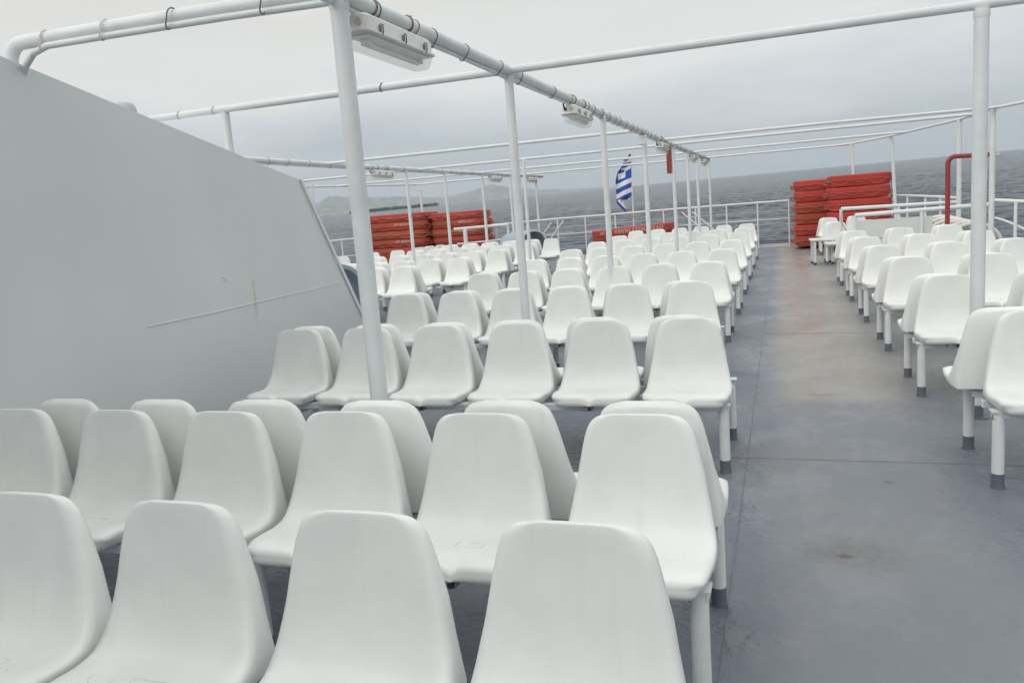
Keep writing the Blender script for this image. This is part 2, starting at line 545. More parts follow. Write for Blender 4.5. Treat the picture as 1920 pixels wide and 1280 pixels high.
def sea_mesh():
    rs = np.random.RandomState(5)
    a0, a1 = math.radians(62), math.radians(152)          # the part of the sea in view gets real waves
    ang = np.concatenate([np.linspace(a0, a1, 1000), np.linspace(a1, a0+2*PI, 46)[1:-1]])
    rad = [8, 30, 60]
    r = 85.0
    while r < 1700: rad.append(r); r *= 1.0038
    rad += [1800, 2100, 2600, 3500, 5000, 8000, 11500, FAR]
    rad = np.array(rad)
    A, R = np.meshgrid(ang, rad)
    X, Y = R*np.cos(A), R*np.sin(A)
    Z = np.zeros_like(X)
    wind = math.radians(-70)
    for i in range(64):
        lam = 1.5*(9.5/1.5)**(i/63.0)
        th = wind + rs.normal(0, .55)
        k = 2*PI/lam
        amp = .0078*lam**0.9*rs.uniform(.5, 1.3)
        keep = np.clip((lam/(R*0.0038)-1.6)/2.0, 0, 1)       # short waves only where the mesh can carry them
        ph = k*(X*math.cos(th)+Y*math.sin(th)) + rs.uniform(0, 2*PI)
        Z += amp*keep*(np.cos(ph) + .28*np.cos(2*ph))
    Z *= np.clip((R-70)/60, 0, 1)*np.clip((1750-R)/500, 0, 1)
    gust = .75 + .35*np.sin(X*.021+Y*.013+1)*np.sin(Y*.017-X*.006)
    Z *= gust
    na, nr = len(ang), len(rad)
    co = np.empty((nr*na+1, 3), dtype=np.float32)
    co[:-1, 0] = X.ravel(); co[:-1, 1] = Y.ravel(); co[:-1, 2] = Z.ravel(); co[-1] = 0
    i, j = np.meshgrid(np.arange(nr-1), np.arange(na), indexing='ij')
    j2 = (j+1) % na
    q = np.stack([i*na+j, (i+1)*na+j, (i+1)*na+j2, i*na+j2], -1).reshape(-1, 4)
    j = np.arange(na)
    tri = np.stack([np.full(na, nr*na), j, (j+1) % na], -1)
    me = bpy.data.meshes.new('sea_water')
    nl = q.size+tri.size
    me.vertices.add(len(co)); me.vertices.foreach_set('co', co.ravel())
    me.loops.add(nl); me.loops.foreach_set('vertex_index', np.concatenate([q.ravel(), tri.ravel()]).astype(np.int32))
    npoly = len(q)+len(tri)
    st = np.concatenate([np.arange(len(q))*4, len(q)*4+np.arange(len(tri))*3]).astype(np.int32)
    me.polygons.add(npoly); me.polygons.foreach_set('loop_start', st)
    me.polygons.foreach_set('use_smooth', np.ones(npoly, dtype=bool))
    me.update(calc_edges=True)
    me.materials.append(water_mat())
    return me
sea = ob('sea_water', sea_mesh())
sea.matrix_world = SEA
tag(sea, 'grey blue choppy sea reaching to the horizon', 'sea', kind='structure')

def sea_pt(px, dist, h=0.0):
    """point over the water in the column of pixel px, dist metres away"""
    yh = 403.5 - 0.0947*(px-590)
    d = SEA_I.to_3x3() @ ray(px, yh)
    d.z = 0; d.normalize()
    return Vector((d.x*dist, d.y*dist, h))
def ridge(name, prof, dist, depth, m, label, noise=0.05, seed=1, steps=6):
    """prof: (px, height in metres); a mass of land with a ridge line, shores front and back"""
    rnd = random.Random(seed)
    pts = []
    for i in range(len(prof)-1):
        for k in range(steps):
            u = k/steps
            pts.append((prof[i][0]*(1-u)+prof[i+1][0]*u, prof[i][1]*(1-u)+prof[i+1][1]*u))
    pts.append(prof[-1])
    rows = []
    for j, (dd, hh) in enumerate(((0, 0.0), (0.12, 0.22), (0.35, 0.55), (0.7, 0.92), (1.0, 1.0), (1.4, 0.7), (2.0, 0.0))):
        row = []
        for px, h in pts:
            k = 1 + noise*(rnd.random()-0.5)*2
            row.append(sea_pt(px, dist + depth*dd*(1+0.15*(rnd.random()-.5)), max(0, h*hh*k) - (0.3 if hh == 0 else 0)))
        rows.append(row)
    mb = MB(); mb.grid(rows)
    o = build(mb, name, m, smooth=60)
    o.matrix_world = SEA
    return tag(o, label, 'hills', kind='structure')
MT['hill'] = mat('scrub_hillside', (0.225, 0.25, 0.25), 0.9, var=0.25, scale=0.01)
MT['head'] = mat('wooded_headland', (0.055, 0.07, 0.065), 0.95, var=0.3, scale=0.05)
MT['leafd'] = mat('dark_pine_foliage', (0.045, 0.058, 0.04), 0.9, var=0.3, scale=0.2)
MT['house'] = mat('whitewashed_house', (0.62, 0.60, 0.57), 0.8, var=0.1)
D1 = 13200.0
def hh(px_up, dist): return px_up/1490.0*dist
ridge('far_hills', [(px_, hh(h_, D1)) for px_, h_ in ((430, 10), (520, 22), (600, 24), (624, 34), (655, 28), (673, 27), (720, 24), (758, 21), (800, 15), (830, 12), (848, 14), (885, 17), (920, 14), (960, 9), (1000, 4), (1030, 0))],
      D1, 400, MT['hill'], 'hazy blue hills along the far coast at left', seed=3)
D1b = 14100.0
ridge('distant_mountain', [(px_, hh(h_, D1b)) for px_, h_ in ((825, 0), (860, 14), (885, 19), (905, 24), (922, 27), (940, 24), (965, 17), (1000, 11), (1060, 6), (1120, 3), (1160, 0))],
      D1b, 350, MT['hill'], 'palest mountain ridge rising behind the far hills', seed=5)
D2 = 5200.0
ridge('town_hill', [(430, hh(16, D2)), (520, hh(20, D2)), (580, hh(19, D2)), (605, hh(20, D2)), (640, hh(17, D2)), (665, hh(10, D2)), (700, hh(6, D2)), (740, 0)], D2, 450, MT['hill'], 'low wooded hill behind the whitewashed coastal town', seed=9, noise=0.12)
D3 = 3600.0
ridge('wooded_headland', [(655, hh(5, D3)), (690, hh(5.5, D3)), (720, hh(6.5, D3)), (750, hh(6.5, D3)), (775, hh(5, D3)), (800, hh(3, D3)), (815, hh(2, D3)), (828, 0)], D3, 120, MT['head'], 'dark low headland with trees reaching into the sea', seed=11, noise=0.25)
# scattered houses of the far town and the trees of the headland: nobody can count them
mb = MB(); rnd = random.Random(4)
for _ in range(330):
    px = 470 + rnd.random()**0.8*215
    dd = 5200 + rnd.random()*220
    w, d, h = rnd.uniform(8, 18), rnd.uniform(8, 16), rnd.uniform(6, 13)
    base = max(0.0, (dd-5230)*0.085)
    c = sea_pt(px, dd, base + h/2)
    mb.box(c, (w, d, h), Matrix.Rotation(rnd.random()*3, 3, 'Z'))
o = build(mb, 'coastal_town', MT['house'], smooth=0); o.matrix_world = SEA
tag(o, 'pale houses of a far coastal town below the low hill', 'town', kind='stuff')
mb = MB(); rnd = random.Random(8)
for i in range(420):
    px = 665 + rnd.random()*155
    sparse = px > 775
    if sparse and rnd.random() < 0.35: continue
    h = rnd.uniform(4, 8) if not sparse else rnd.uniform(7, 14)
    base = hh(4.2, D3)*0.5 if not sparse else 1.5
    c = sea_pt(px, D3 + rnd.uniform(10, 130), base)
    n = 5
    cz = c + Vector((0, 0, h*0.65))
    mb.tube([c, c+Vector((0, 0, h*0.5))], 0.5, 4)
    for k in range(5):
        q = cz + Vector((rnd.uniform(-4, 4), rnd.uniform(-4, 4), rnd.uniform(-.3, .3)*h))
        r_ = rnd.uniform(2.2, 4.2)
        mb.add([q+Vector((r_*math.cos(a*1.05), r_*math.sin(a*1.05), rnd.uniform(-.6, .2)*r_)) for a in range(6)] + [q+Vector((0, 0, r_*0.9))],
               [(a, (a+1) % 6, 6) for a in range(6)] + [(5, 4, 3, 2, 1, 0)])
o = build(mb, 'headland_trees', MT['leafd'], smooth=0); o.matrix_world = SEA
tag(o, 'dark trees along the crest of the headland', 'trees', kind='stuff')

# distant boats
def boat(px, dist, L_, label, rz, sail=False):
    p = sea_pt(px, dist, 0.0)
    t = thing('distant_boat', SEA @ p, label, 'boat', 'boats near the horizon', rz)
    mb = MB()
    prof = [(-.5, .30), (-.45, .5), (.2, .5), (.42, .3), (.5, 0)]
    top = [(x*L_, y*L_*.3) for x, y in prof] + [(x*L_, -y*L_*.3) for x, y in prof[::-1][1:]]
    n = len(top)
    mb.add([(x, y, L_*.14) for x, y in top] + [(x*.9, y*.6, -.3) for x, y in top],
           [tuple(range(n)), tuple(range(2*n-1, n-1, -1))] + [(i, n+i, n+(i+1) % n, (i+1) % n) for i in range(n)])
    build(mb, 'hull', MT['house'], t)
    mb = MB(); mb.box((-.05*L_, 0, L_*.2), (L_*.35, L_*.18, L_*.14), bev=.1); build(mb, 'cabin', MT['house'], t)
    mb = MB(); mb.tube([(0, 0, L_*.2), (0, 0, L_*(.9 if sail else .5))], L_*.012, 6); build(mb, 'mast', MT['steel'], t)
boat(1868, 1500, 22, 'small white boat on the horizon at the far right', 2.0)
boat(1643, 3800, 20, 'tiny boat on the horizon above the right raft stacks', 1.2)
boat(1621, 4200, 16, 'tiniest speck of a boat on the horizon, left of its neighbour', 0.4)

# ================================================================ DECK
def deck_mat():
    m = bpy.data.materials.new('wet_grey_blue_deck_paint')
    m.use_nodes = True
    t = m.node_tree; L = t.links.new
    b = t.nodes['Principled BSDF']
    tcn = t.nodes.new('ShaderNodeTexCoord')
    sep = t.nodes.new('ShaderNodeSeparateXYZ'); L(tcn.outputs['Object'], sep.inputs[0])
    def mth(op, a, bb=None, c=None):
        q = t.nodes.new('ShaderNodeMath'); q.operation = op
        for i, v in enumerate((a, bb, c)):
            if v is None: continue
            if isinstance(v, (int, float)): q.inputs[i].default_value = v
            else: L(v, q.inputs[i])
        return q.outputs[0]
    def nz_(scale, det=5, rough=.55, sxyz=(1, 1, 1)):
        mp_ = t.nodes.new('ShaderNodeMapping'); mp_.inputs['Scale'].default_value = sxyz
        L(tcn.outputs['Object'], mp_.inputs[0])
        n = t.nodes.new('ShaderNodeTexNoise'); n.inputs['Scale'].default_value = scale
        n.inputs['Detail'].default_value = det; n.inputs['Roughness'].default_value = rough
        L(mp_.outputs[0], n.inputs['Vector']); return n.outputs['Fac']
    def sm(v, a, c):
        q = t.nodes.new('ShaderNodeMapRange'); q.interpolation_type = 'SMOOTHSTEP'
        q.inputs['From Min'].default_value = a; q.inputs['From Max'].default_value = c
        L(v, q.inputs['Value']); return q.outputs[0]
    def mixc(f, c1, c2):
        q = t.nodes.new('ShaderNodeMixRGB')
        for i, v in ((0, f), (1, c1), (2, c2)):
            if isinstance(v, tuple): q.inputs[i].default_value = (*v, 1)
            elif isinstance(v, (int, float)): q.inputs[i].default_value = v
            else: L(v, q.inputs[i])
        return q.outputs[0]
    X, Y = sep.outputs[0], sep.outputs[1]
    n1 = nz_(0.8); n2 = nz_(3.5, 6, .65); n3 = nz_(22, 4, .6)
    base = mixc(sm(n1, .35, .65), (0.142, 0.167, 0.212), (0.175, 0.193, 0.220))
    base = mixc(mth('MULTIPLY', sm(n2, .5, .7), .5), base, (0.21, 0.215, 0.215))
    # walked strip of the aisle: worn to beige, and to the old red primer further aft
    xw = mth('ADD', X, mth('MULTIPLY_ADD', n2, 0.35, -0.175))
    strip = mth('MULTIPLY', sm(xw, -.22, .10), mth('SUBTRACT', 1.0, sm(xw, .62, 1.05)))
    yw = mth('ADD', Y, mth('MULTIPLY_ADD', n2, 0.3, -0.15))
    far = sm(yw, 5.95, 6.3)
    worn = mth('MULTIPLY', strip, far)
    base = mixc(mth('MULTIPLY', strip, .35), base, (0.205, 0.215, 0.215))
    base = mixc(mth('MULTIPLY', worn, mth('MULTIPLY_ADD', n2, .8, .32)), base, (0.30, 0.283, 0.25))
    wide = mth('MULTIPLY', sm(xw, .6, 1.0), sm(yw, 5.5, 6.6))
    base = mixc(mth('MULTIPLY', wide, .38), base, (0.27, 0.25, 0.22))
    pink = mth('MULTIPLY', mth('MULTIPLY', sm(xw, -.10, .12), mth('SUBTRACT', 1.0, sm(xw, .38, .58))), sm(yw, 7.6, 9.5))
    base = mixc(mth('MULTIPLY', mth('MULTIPLY', pink, sm(nz_(1.6, 6, .7, (1, .5, 1)), .36, .56)), .8), base, (0.265, 0.205, 0.185))
    # rust-stained dent near the front of the aisle
    def spot(cx, cy, rx, ry):
        a = mth('DIVIDE', mth('SUBTRACT', X, cx), rx); c = mth('DIVIDE', mth('SUBTRACT', Y, cy), ry)
        d2 = mth('SQRT', mth('ADD', mth('MULTIPLY', a, a), mth('MULTIPLY', c, c)))
        return mth('SUBTRACT', 1.0, sm(mth('ADD', d2, mth('MULTIPLY_ADD', n3, 1.1, -.55)), .2, 1.15))
    speck = sm(nz_(38, 6, .75), .40, .62)
    base = mixc(mth('MULTIPLY', mth('MULTIPLY', spot(.24, 3.42, .27, .20), mth('MULTIPLY_ADD', speck, .6, .3)), .85), base, (0.115, 0.118, 0.108))
    base = mixc(mth('MULTIPLY', spot(.215, 3.40, .045, .026), .95), base, (0.10, 0.055, 0.045))
    base = mixc(mth('MULTIPLY', spot(.07, 3.5, .03, .012), .7), base, (0.10, 0.075, 0.06))
    base = mixc(mth('MULTIPLY', spot(.50, 4.35, .035, .03), .6), base, (0.08, 0.07, 0.065))
    base = mixc(mth('MULTIPLY', spot(.3, 6.3, .2, .05), .5), base, (0.15, 0.11, 0.09))
    base = mixc(mth('MULTIPLY', spot(.10, 10.5, .2, .05), .5), base, (0.12, 0.08, 0.07))
    base = mixc(mth('MULTIPLY', spot(.42, 12.6, .15, .07), .5), base, (0.12, 0.08, 0.07))
    # chips
    chips = sm(nz_(9, 8, .7), .68, .72)
    base = mixc(mth('MULTIPLY', chips, .8), base, (0.10, 0.09, 0.085))
    scuff = sm(nz_(4, 7, .7, (1, 4, 1)), .62, .74)
    base = mixc(mth('MULTIPLY', mth('MULTIPLY', scuff, strip), .35), base, (0.13, 0.115, 0.10))
    grain = nz_(70, 3, .7)
    base = mixc(mth('MULTIPLY', sm(grain, .45, .75), .16), base, (0.10, 0.11, 0.125))
    flecks = sm(nz_(34, 6, .75), .66, .70)
    base = mixc(mth('MULTIPLY', flecks, .45), base, (0.30, 0.31, 0.32))
    L(base, b.inputs['Base Color'])
    wet = sm(nz_(1.5, 8, .68, (1, .6, 1)), .44, .60)
    rg = mth('MULTIPLY_ADD', wet, -.24, .52)
    rg = mth('MULTIPLY_ADD', n2, .10, rg)
    L(rg, b.inputs['Roughness'])
    b.inputs['Specular IOR Level'].default_value = 0.45
    # blistered paint either side of the walked strip
    edge = mth('SUBTRACT', 1.0, mth('MULTIPLY', strip, .88))
    vor = t.nodes.new('ShaderNodeTexVoronoi'); vor.inputs['Scale'].default_value = 26
    dist_ = t.nodes.new('ShaderNodeVectorMath'); dist_.operation = 'ADD'
    L(tcn.outputs['Object'], dist_.inputs[0])
    cmb = t.nodes.new('ShaderNodeCombineXYZ'); L(mth('MULTIPLY', n3, .05), cmb.inputs[0]); L(mth('MULTIPLY', n2, .2), cmb.inputs[1]); L(cmb.outputs[0], dist_.inputs[1])
    L(dist_.outputs[0], vor.inputs['Vector'])
    blist = mth('MULTIPLY', mth('MULTIPLY', mth('SUBTRACT', 1.0, sm(vor.outputs['Distance'], .12, .42)), sm(n2, .44, .60)), edge)
    base2 = mixc(mth('MULTIPLY', blist, .45), base, (0.10, 0.115, 0.145))
    L(base2, b.inputs['Base Color'])
    hgt = mth('MULTIPLY', mth('MULTIPLY', sm(vor.outputs['Distance'], .1, .6), sm(n2, .42, .62)), edge)
    bp = t.nodes.new('ShaderNodeBump'); bp.inputs['Strength'].default_value = .8; bp.inputs['Distance'].default_value = .008
    L(hgt, bp.inputs['Height'])
    bp2 = t.nodes.new('ShaderNodeBump'); bp2.inputs['Strength'].default_value = .25; bp2.inputs['Distance'].default_value = .03
    L(nz_(2.2, 3), bp2.inputs['Height']); L(bp.outputs[0], bp2.inputs['Normal'])
    L(bp2.outputs[0], b.inputs['Normal'])
    return m
MT['deck'] = deck_mat()
MT['hull'] = mat('white_hull_paint', (0.6, 0.62, 0.63), 0.4, rust=0.2)
def deck_edge(y):     # half breadth each side of the centre line x = -4.45
    if y < 13.6: return 9.6
    if y < 14.6: return 9.6 - (y-13.6)*1.6
    return 8.0 - max(0, (y-15.0))**1.6*0.042
mb = MB()
ys = [-8 + i*0.5 for i in range(64)] + [23.75]
rows = []
for y in ys:
    e = deck_edge(y)
    rows.append([(-4.45-e, y, sheer(y)-9.5), (-4.45-e, y, sheer(y)), (-4.45, y, sheer(y)), (-4.45+e, y, sheer(y)), (-4.45+e, y, sheer(y)-9.5)])
for a, b_, mi in ((0, 1, 1), (1, 3, 0), (3, 4, 1)):
    mb.grid([r[a:b_+1] for r in rows], mi=mi)
mb.add(rows[-1], [(0, 1, 2, 3, 4)], 1)
mb.add(rows[0], [(4, 3, 2, 1, 0)], 1)
deck = build(mb, 'deck', [MT['deck'], MT['hull']], smooth=30)
tag(deck, 'wet grey blue steel deck with a worn beige aisle', 'deck', kind='structure')
mb = MB()
seam = lambda x0, y0, x1, y1, n: [(x0+(x1-x0)*i/n, y0+(y1-y0)*i/n, sheer(y0+(y1-y0)*i/n)+.0005) for i in range(n+1)]
for s_ in (seam(-.22, -4, -.215, 23, 60), seam(-3.3, 4.74, 2.9, 4.66, 12), seam(-.2, 9.15, .9, 9.1, 8)):
    mb.tube(s_, 0.0032, 6)
build(mb, 'weld_seam', mat('seam_paint', (0.15, 0.165, 0.185), .5, var=.25, scale=9), deck)

# ================================================================ CHAIR
def lerp(tab, v):
    for i in range(len(tab)-1):
        a, b_ = tab[i], tab[i+1]
        if v <= b_[0]:
            u = (v-a[0])/(b_[0]-a[0])
            return [a[k]+(b_[k]-a[k])*u for k in range(1, len(a))]
    return list(tab[-1][1:])
def catmull(pts, n):
    out = []
    P = [pts[0]] + list(pts) + [pts[-1]]
    for i in range(1, len(P)-2):
        for k in range(n):
            u = k/n
            q = []
            for d in range(len(pts[0])):
                a, b_, c, e = P[i-1][d], P[i][d], P[i+1][d], P[i+2][d]
                q.append(.5*(2*b_ + (c-a)*u + (2*a-5*b_+4*c-e)*u*u + (-a+3*b_-3*c+e)*u**3))
            out.append(q)
    out.append(list(pts[-1]))
    return out
CH_TOP = 0.84
def chair_meshes():
    # origin: centre line of the back-to-back bench, on the deck; the sitter looks along -Y
    # profile: y, z, half width, dish, corner
    prof = [(-.437, .424, .202, 0, 0), (-.434, .4405, .217, .05, 0), (-.419, .4545, .227, .15, 0), (-.37, .4615, .236, .6, 0), (-.30, .456, .240, 1, 0), (-.235, .4495, .241, 1, .2),
            (-.175, .4535, .240, 1, .7), (-.145, .474, .236, 1, 1), (-.127, .51, .229, 1, .8), (-.113, .56, .220, 1, .4), (-.103, .62, .207, 1, .1), (-.096, .68, .195, .9, 0), (-.088, .74, .1825, .7, 0),
            (-.0835, .775, .1735, .5, 0), (-.080, .803, .1625, .3, 0), (-.077, .822, .147, .15, 0), (-.0745, .834, .126, .05, 0), (-.0725, .8395, .100, 0, 0)]
    prof = catmull(prof, 3)
    m = len(prof); n = 22
    us = [-1+2*i/n for i in range(n+1)]
    us = [math.copysign(abs(u)**0.85, u) for u in us]
    rows = []
    for i, (y, z, w, dish, cor) in enumerate(prof):
        # tangent
        a = prof[max(0, i-1)]; b_ = prof[min(m-1, i+1)]
        ty, tz = b_[0]-a[0], b_[1]-a[1]
        l = math.hypot(ty, tz); ty /= l; tz /= l
        ny, nz_ = -tz, ty                 # towards the sitter
        row = []
        for u in us:
            au = abs(u)
            off = -0.020*dish*(1-au**2.2) + 0.010*dish
            roll = -0.014*max(0, (au-.80)/.20)**2
            off += roll
            yy = y + ny*off; zz = z + nz_*off
            k = cor*0.014*au**3
            yy -= k*.6; zz += k*.8
            if abs(u) < .17 and y < -.345 and z < .5:     # drain notch at the front lip
                zz -= 0.022*(1-abs(u)/.17)*min(1, (-.345-y)/.06)
            row.append(Vector((w*u, yy, zz)))
        rows.append(row)
    mb = MB()
    mb.grid(rows)
    # rim: rolled edge, then skirt and rear skin
    v1 = next(i for i, p in enumerate(prof) if p[1] > .50 and p[0] > -.16)
    def rear(i, sx):
        y, z, w = prof[i][:3]
        if i <= v1:
            f = i/v1
            yb = -.420 + (-.035+.420)*(f**1.0)
            wb = w*.985 if i > 2 else w*.97
            return Vector((sx*wb, yb, .3945 + .014*min(1, f*2.2)))
        f = (i-v1)/(m-1-v1)
        zb = .407 + (CH_TOP-.008-.407)*f**.9
        zb = max(.41, z-.012) if f > .25 else .407 + (max(.41, z-.012)-.407)*(f/.25)
        yb = -.035 - .006*f - .008*f*f
        wz = min(w*1.0, .24)
        return Vector((sx*(wz-.004*f), yb, zb))
    # one continuous perimeter: up the left side, along the top, down the right side
    per = [(rows[i][0], rear(i, -1)) for i in range(m)]
    top_l, top_r = rear(m-1, -1), rear(m-1, 1)
    for k in range(1, n):
        p = rows[-1][k]
        q = top_l.lerp(top_r, (us[k]+1)/2) + Vector((0, .012*(1-us[k]**2), 0))
        per.append((p, q))
    per += [(rows[i][-1], rear(i, 1)) for i in range(m-1, -1, -1)]
    c0, c1, c2, c3 = [], [], [], []
    for i, (p, q) in enumerate(per):
        a = per[max(0, i-1)][0]; b_ = per[min(len(per)-1, i+1)][0]
        tx, tz = b_.x-a.x, b_.z-a.z
        ty = b_.y-a.y
        if abs(ty) > abs(tz) and abs(p.x) > .18 and p.z < .5: nx, nz2 = math.copysign(1, p.x), 0
        else:
            l = math.hypot(tx, tz) or 1
            nx, nz2 = -tz/l, tx/l
            if nx*p.x + nz2*(p.z-.62) < 0: nx, nz2 = -nx, -nz2
        nv = Vector((nx, 0, nz2))
        c0.append(p); c1.append(p.lerp(q, .22) + nv*.004); c2.append(p.lerp(q, .6) + nv*.0055); c3.append(q)
    mb.grid([c0, c1, c2, c3], flip=True)
    # front lip
    L0 = rows[0]
    L1 = [Vector((p.x*1.012, p.y-.005, .410 + (p.z-.424)*.5)) for p in L0]
    L2 = [Vector((p.x*.985, p.y+.010, .3945)) for p in L0]
    mb.grid([L2, L1, L0], flip=False)
    # top edge + rear skin
    rl = [rear(i, -1) for i in range(v1, m)]; rr = [rear(i, 1) for i in range(v1, m)]
    skin = []
    for a, c in zip(rl, rr):
        skin.append([a.lerp(c, (u+1)/2) + Vector((0, .012*(1-u*u), 0)) for u in us])
    mb.grid(skin, flip=True)
    shell = mb.mesh('seat_shell', MT['chair'], smooth=0)
    # weld and smooth
    import bmesh
    bm = bmesh.new(); bm.from_mesh(shell)
    bmesh.ops.remove_doubles(bm, verts=bm.verts, dist=.0006)
    bmesh.ops.recalc_face_normals(bm, faces=bm.faces)
    for f in bm.faces: f.smooth = True
    bm.to_mesh(shell); bm.free()
    mb = MB()
    mb.box((-.03, -.392, .380), (.075, .05, .030), bev=.003)
    br = mb.mesh('mounting_bracket', MT['steel2'])
    mb = MB()
    mb.tube([(-.005, -.427, .380), (-.005, -.415, .380)], .011, 10)
    bl = mb.mesh('bolt', MT['black'])
    return shell, br, bl
MT['steel2'] = mat('greyed_bracket', (0.24, 0.25, 0.265), .5)
SHELL, BRACK, BOLT = chair_meshes()

def new_chair():
    t = ob('chair', None)
    a = ob('seat_shell', SHELL, t)
    b_ = ob('mounting_bracket', BRACK, t)
    c = ob('bolt', BOLT, b_)
    return t
PROTO = [None]
NCH = [0]
def chair(x, y, rz, label, group, z=None):
    if PROTO[0] is None:
        t = new_chair(); PROTO[0] = t
    else:
        src = PROTO[0]
        t = src.copy(); COL.objects.link(t)
        for ch in src.children:
            c = ch.copy(); COL.objects.link(c); c.parent = t
            for g in ch.children:
                d = g.copy(); COL.objects.link(d); d.parent = c
    t.location = (x + random.uniform(-.006, .006), y + random.uniform(-.004, .004), (sheer(y) if z is None else z) + random.uniform(-.002, .002))
    t.rotation_euler = (0, 0, rz + random.uniform(-.012, .012))
    tag(t, label, 'chair', group)
    NCH[0] += 1
    return t

# bench frames under the chairs: beams and legs
def leg_mesh():
    mb = MB(); mb.tube([(0, 0, .072), (0, 0, .388)], .0285, 16)
    mb.box((0, 0, .389), (.075, .07, .008))
    mb2 = MB(); mb2.tube([(0, 0, -.01), (0, 0, .0735)], .0296, 16)
    mb2.tube([(0, 0, -.004), (0, 0, .006)], .034, 16)
    return mb.mesh('leg', MT['leg']), mb2.mesh('painted_foot', MT['foot'])
LEG, FOOT = leg_mesh()
_mb = MB(); _mb.box((-.027, -.012, .362), (.008, .012, .026), bev=.002)
LBOLT = _mb.mesh('bolt', MT['tierust'])
def bench(x0, x1, y, label, double=True, group='frames under the chair rows'):
    t = thing('bench_frame', (0, y, sheer(y)), label, 'bench frame', group)
    ys_ = (-.33, -.12, .12, .33) if double else (-.33, -.10)
    for yy in ys_:
        mb = MB(); mb.box(((x0+x1)/2, yy, .372), (x1-x0, .04, .04), bev=.004)
        build(mb, 'beam', MT['beam'], t, smooth=30)
    n = max(2, int(round((x1-x0)/1.7))+1)
    for k in range(n):
        xx = x0+.03 + (x1-x0-.06)*k/(n-1)
        mb = MB()
        ya, yb = (-.30, .30) if double else (-.30, -.10)
        mb.box((xx, (ya+yb)/2, .333), (.036, yb-ya+.04, .036), bev=.004)
        if k in (0, n-1): mb.v = [(x_ + (.3 if k == 0 else -.3), y2, z2) for x_, y2, z2 in mb.v]
        build(mb, 'cross_bar', MT['beam'], t, smooth=30)
        for yy in ((-.33, .33) if double else (-.33, -.10)):
            l = ob('leg', LEG, t, (xx, yy, 0))
            ob('painted_foot', FOOT, l); ob('bolt', LBOLT, l)
    return t

RN = ['nearest', 'second', 'third', 'fourth', 'fifth', 'sixth', 'seventh', 'eighth', 'ninth', 'tenth']
CENTRE = [  # y of the bench line, x of the chair by the aisle, spacing, chairs, back row?
    (1.650, -.437, .526, 5, False), (2.565, -.458, .537, 6, True), (4.76, -.53, .528, 6, True), (6.93, -.745, .532, 6, True), (9.03, -.77, .53, 6, True),
    (11.14, -.765, .53, 6, True), (13.32, -.77, .53, 6, True), (15.55, -.775, .535, 6, True), (17.75, -.78, .53, 6, True), (19.95, -.78, .53, 6, True)]
G1 = 'white chairs left of the aisle'
for r, (y, x0, sp, n, dbl) in enumerate(CENTRE):
    for k in range(n):
        pos = 'by the aisle' if k == 0 else ('%s from aisle' % ORD[k])
        chair(x0-k*sp, y, 0, 'white chair facing the camera, %s, %s row left of aisle' % (pos, RN[r]), G1)
    if dbl:
        for k in range(n):
            pos = 'by the aisle' if k == 0 else ('%s from aisle' % ORD[k])
            chair(x0-k*(sp if r != 1 else .522) + {1: .015, 2: -.075 + .017*k, 3: -.065 + .015*k}.get(r, 0), y+(.045 if r == 1 else .02), PI, 'white chair facing away, %s, backing %s row left of aisle' % (pos, RN[r]), G1)
    bench(x0-(n-1)*sp-.23, x0+.235, y, 'white tubular frame under the %s chair row left of the aisle' % RN[r], dbl)
RIGHTROWS = [(4.66, 1.20, 3), (6.58, 1.145, 4), (8.36, 1.13, 4), (10.16, 1.11, 4), (12.05, 1.10, 3), (13.98, 1.10, 3)]
G2 = 'white chairs right of the aisle'
for r, (y, x0, n) in enumerate(RIGHTROWS):
    for k in range(n):
        pos = 'by the aisle' if k == 0 else ('%s from aisle' % ORD[k])
        chair(x0+k*.675, y, 0, 'white chair facing the camera, %s, %s row right of aisle' % (pos, RN[r]), G2)
        chair(x0+k*.675-(.10 if r == 0 else .05), y+.02, PI, 'white chair facing away, %s, backing %s row right of aisle' % (pos, RN[r]), G2)
    bench(x0-.245, x0+(n-1)*.675+.23, y, 'white tubular frame under the %s chair row right of the aisle' % RN[r])
# two short rows beyond the stair rail on the right
for r, (y, n) in enumerate(((17.75, 2), (20.3, 2))):
    w_ = ('just behind the stair rail', 'beside the right raft stacks')[r]
    for k in range(n):
        chair(1.05+k*.6, y, 0, 'white chair facing the camera %s, %s from the aisle' % (w_, ORD[k]), G2)
        chair(1.02+k*.6, y+.02, PI, 'white chair facing away %s, %s from the aisle' % (w_, ORD[k]), G2)
    bench(.83, 1.05+(n-1)*.6+.23, y, 'short white frame under the chairs %s' % w_)
# block left of the pipe posts
LEFTROWS = [(11.35, -5.62, 5), (12.92, -5.33, 6), (14.88, -5.31, 6), (16.9, -5.36, 6), (18.84, -5.30, 6)]
G3 = 'white chairs in the far left block'
for r, (y, x0, n) in enumerate(LEFTROWS):
    for k in range(n):
        pos = 'rightmost' if k == 0 else ('%s from right' % ORD[k])
        chair(x0-k*.54, y, 0, 'white chair facing the camera, %s, %s row of far left block' % (pos, RN[r]), G3)
        if not (r == 4 and k == 0):
            chair(x0-k*.54+.04, y+.02, PI, 'white chair facing away, %s, backing %s row of far left block' % (pos, RN[r]), G3)
    bench(x0-(n-1)*.54-.23, x0+.235, y, 'white frame under the %s chair row of the far left block' % RN[r])
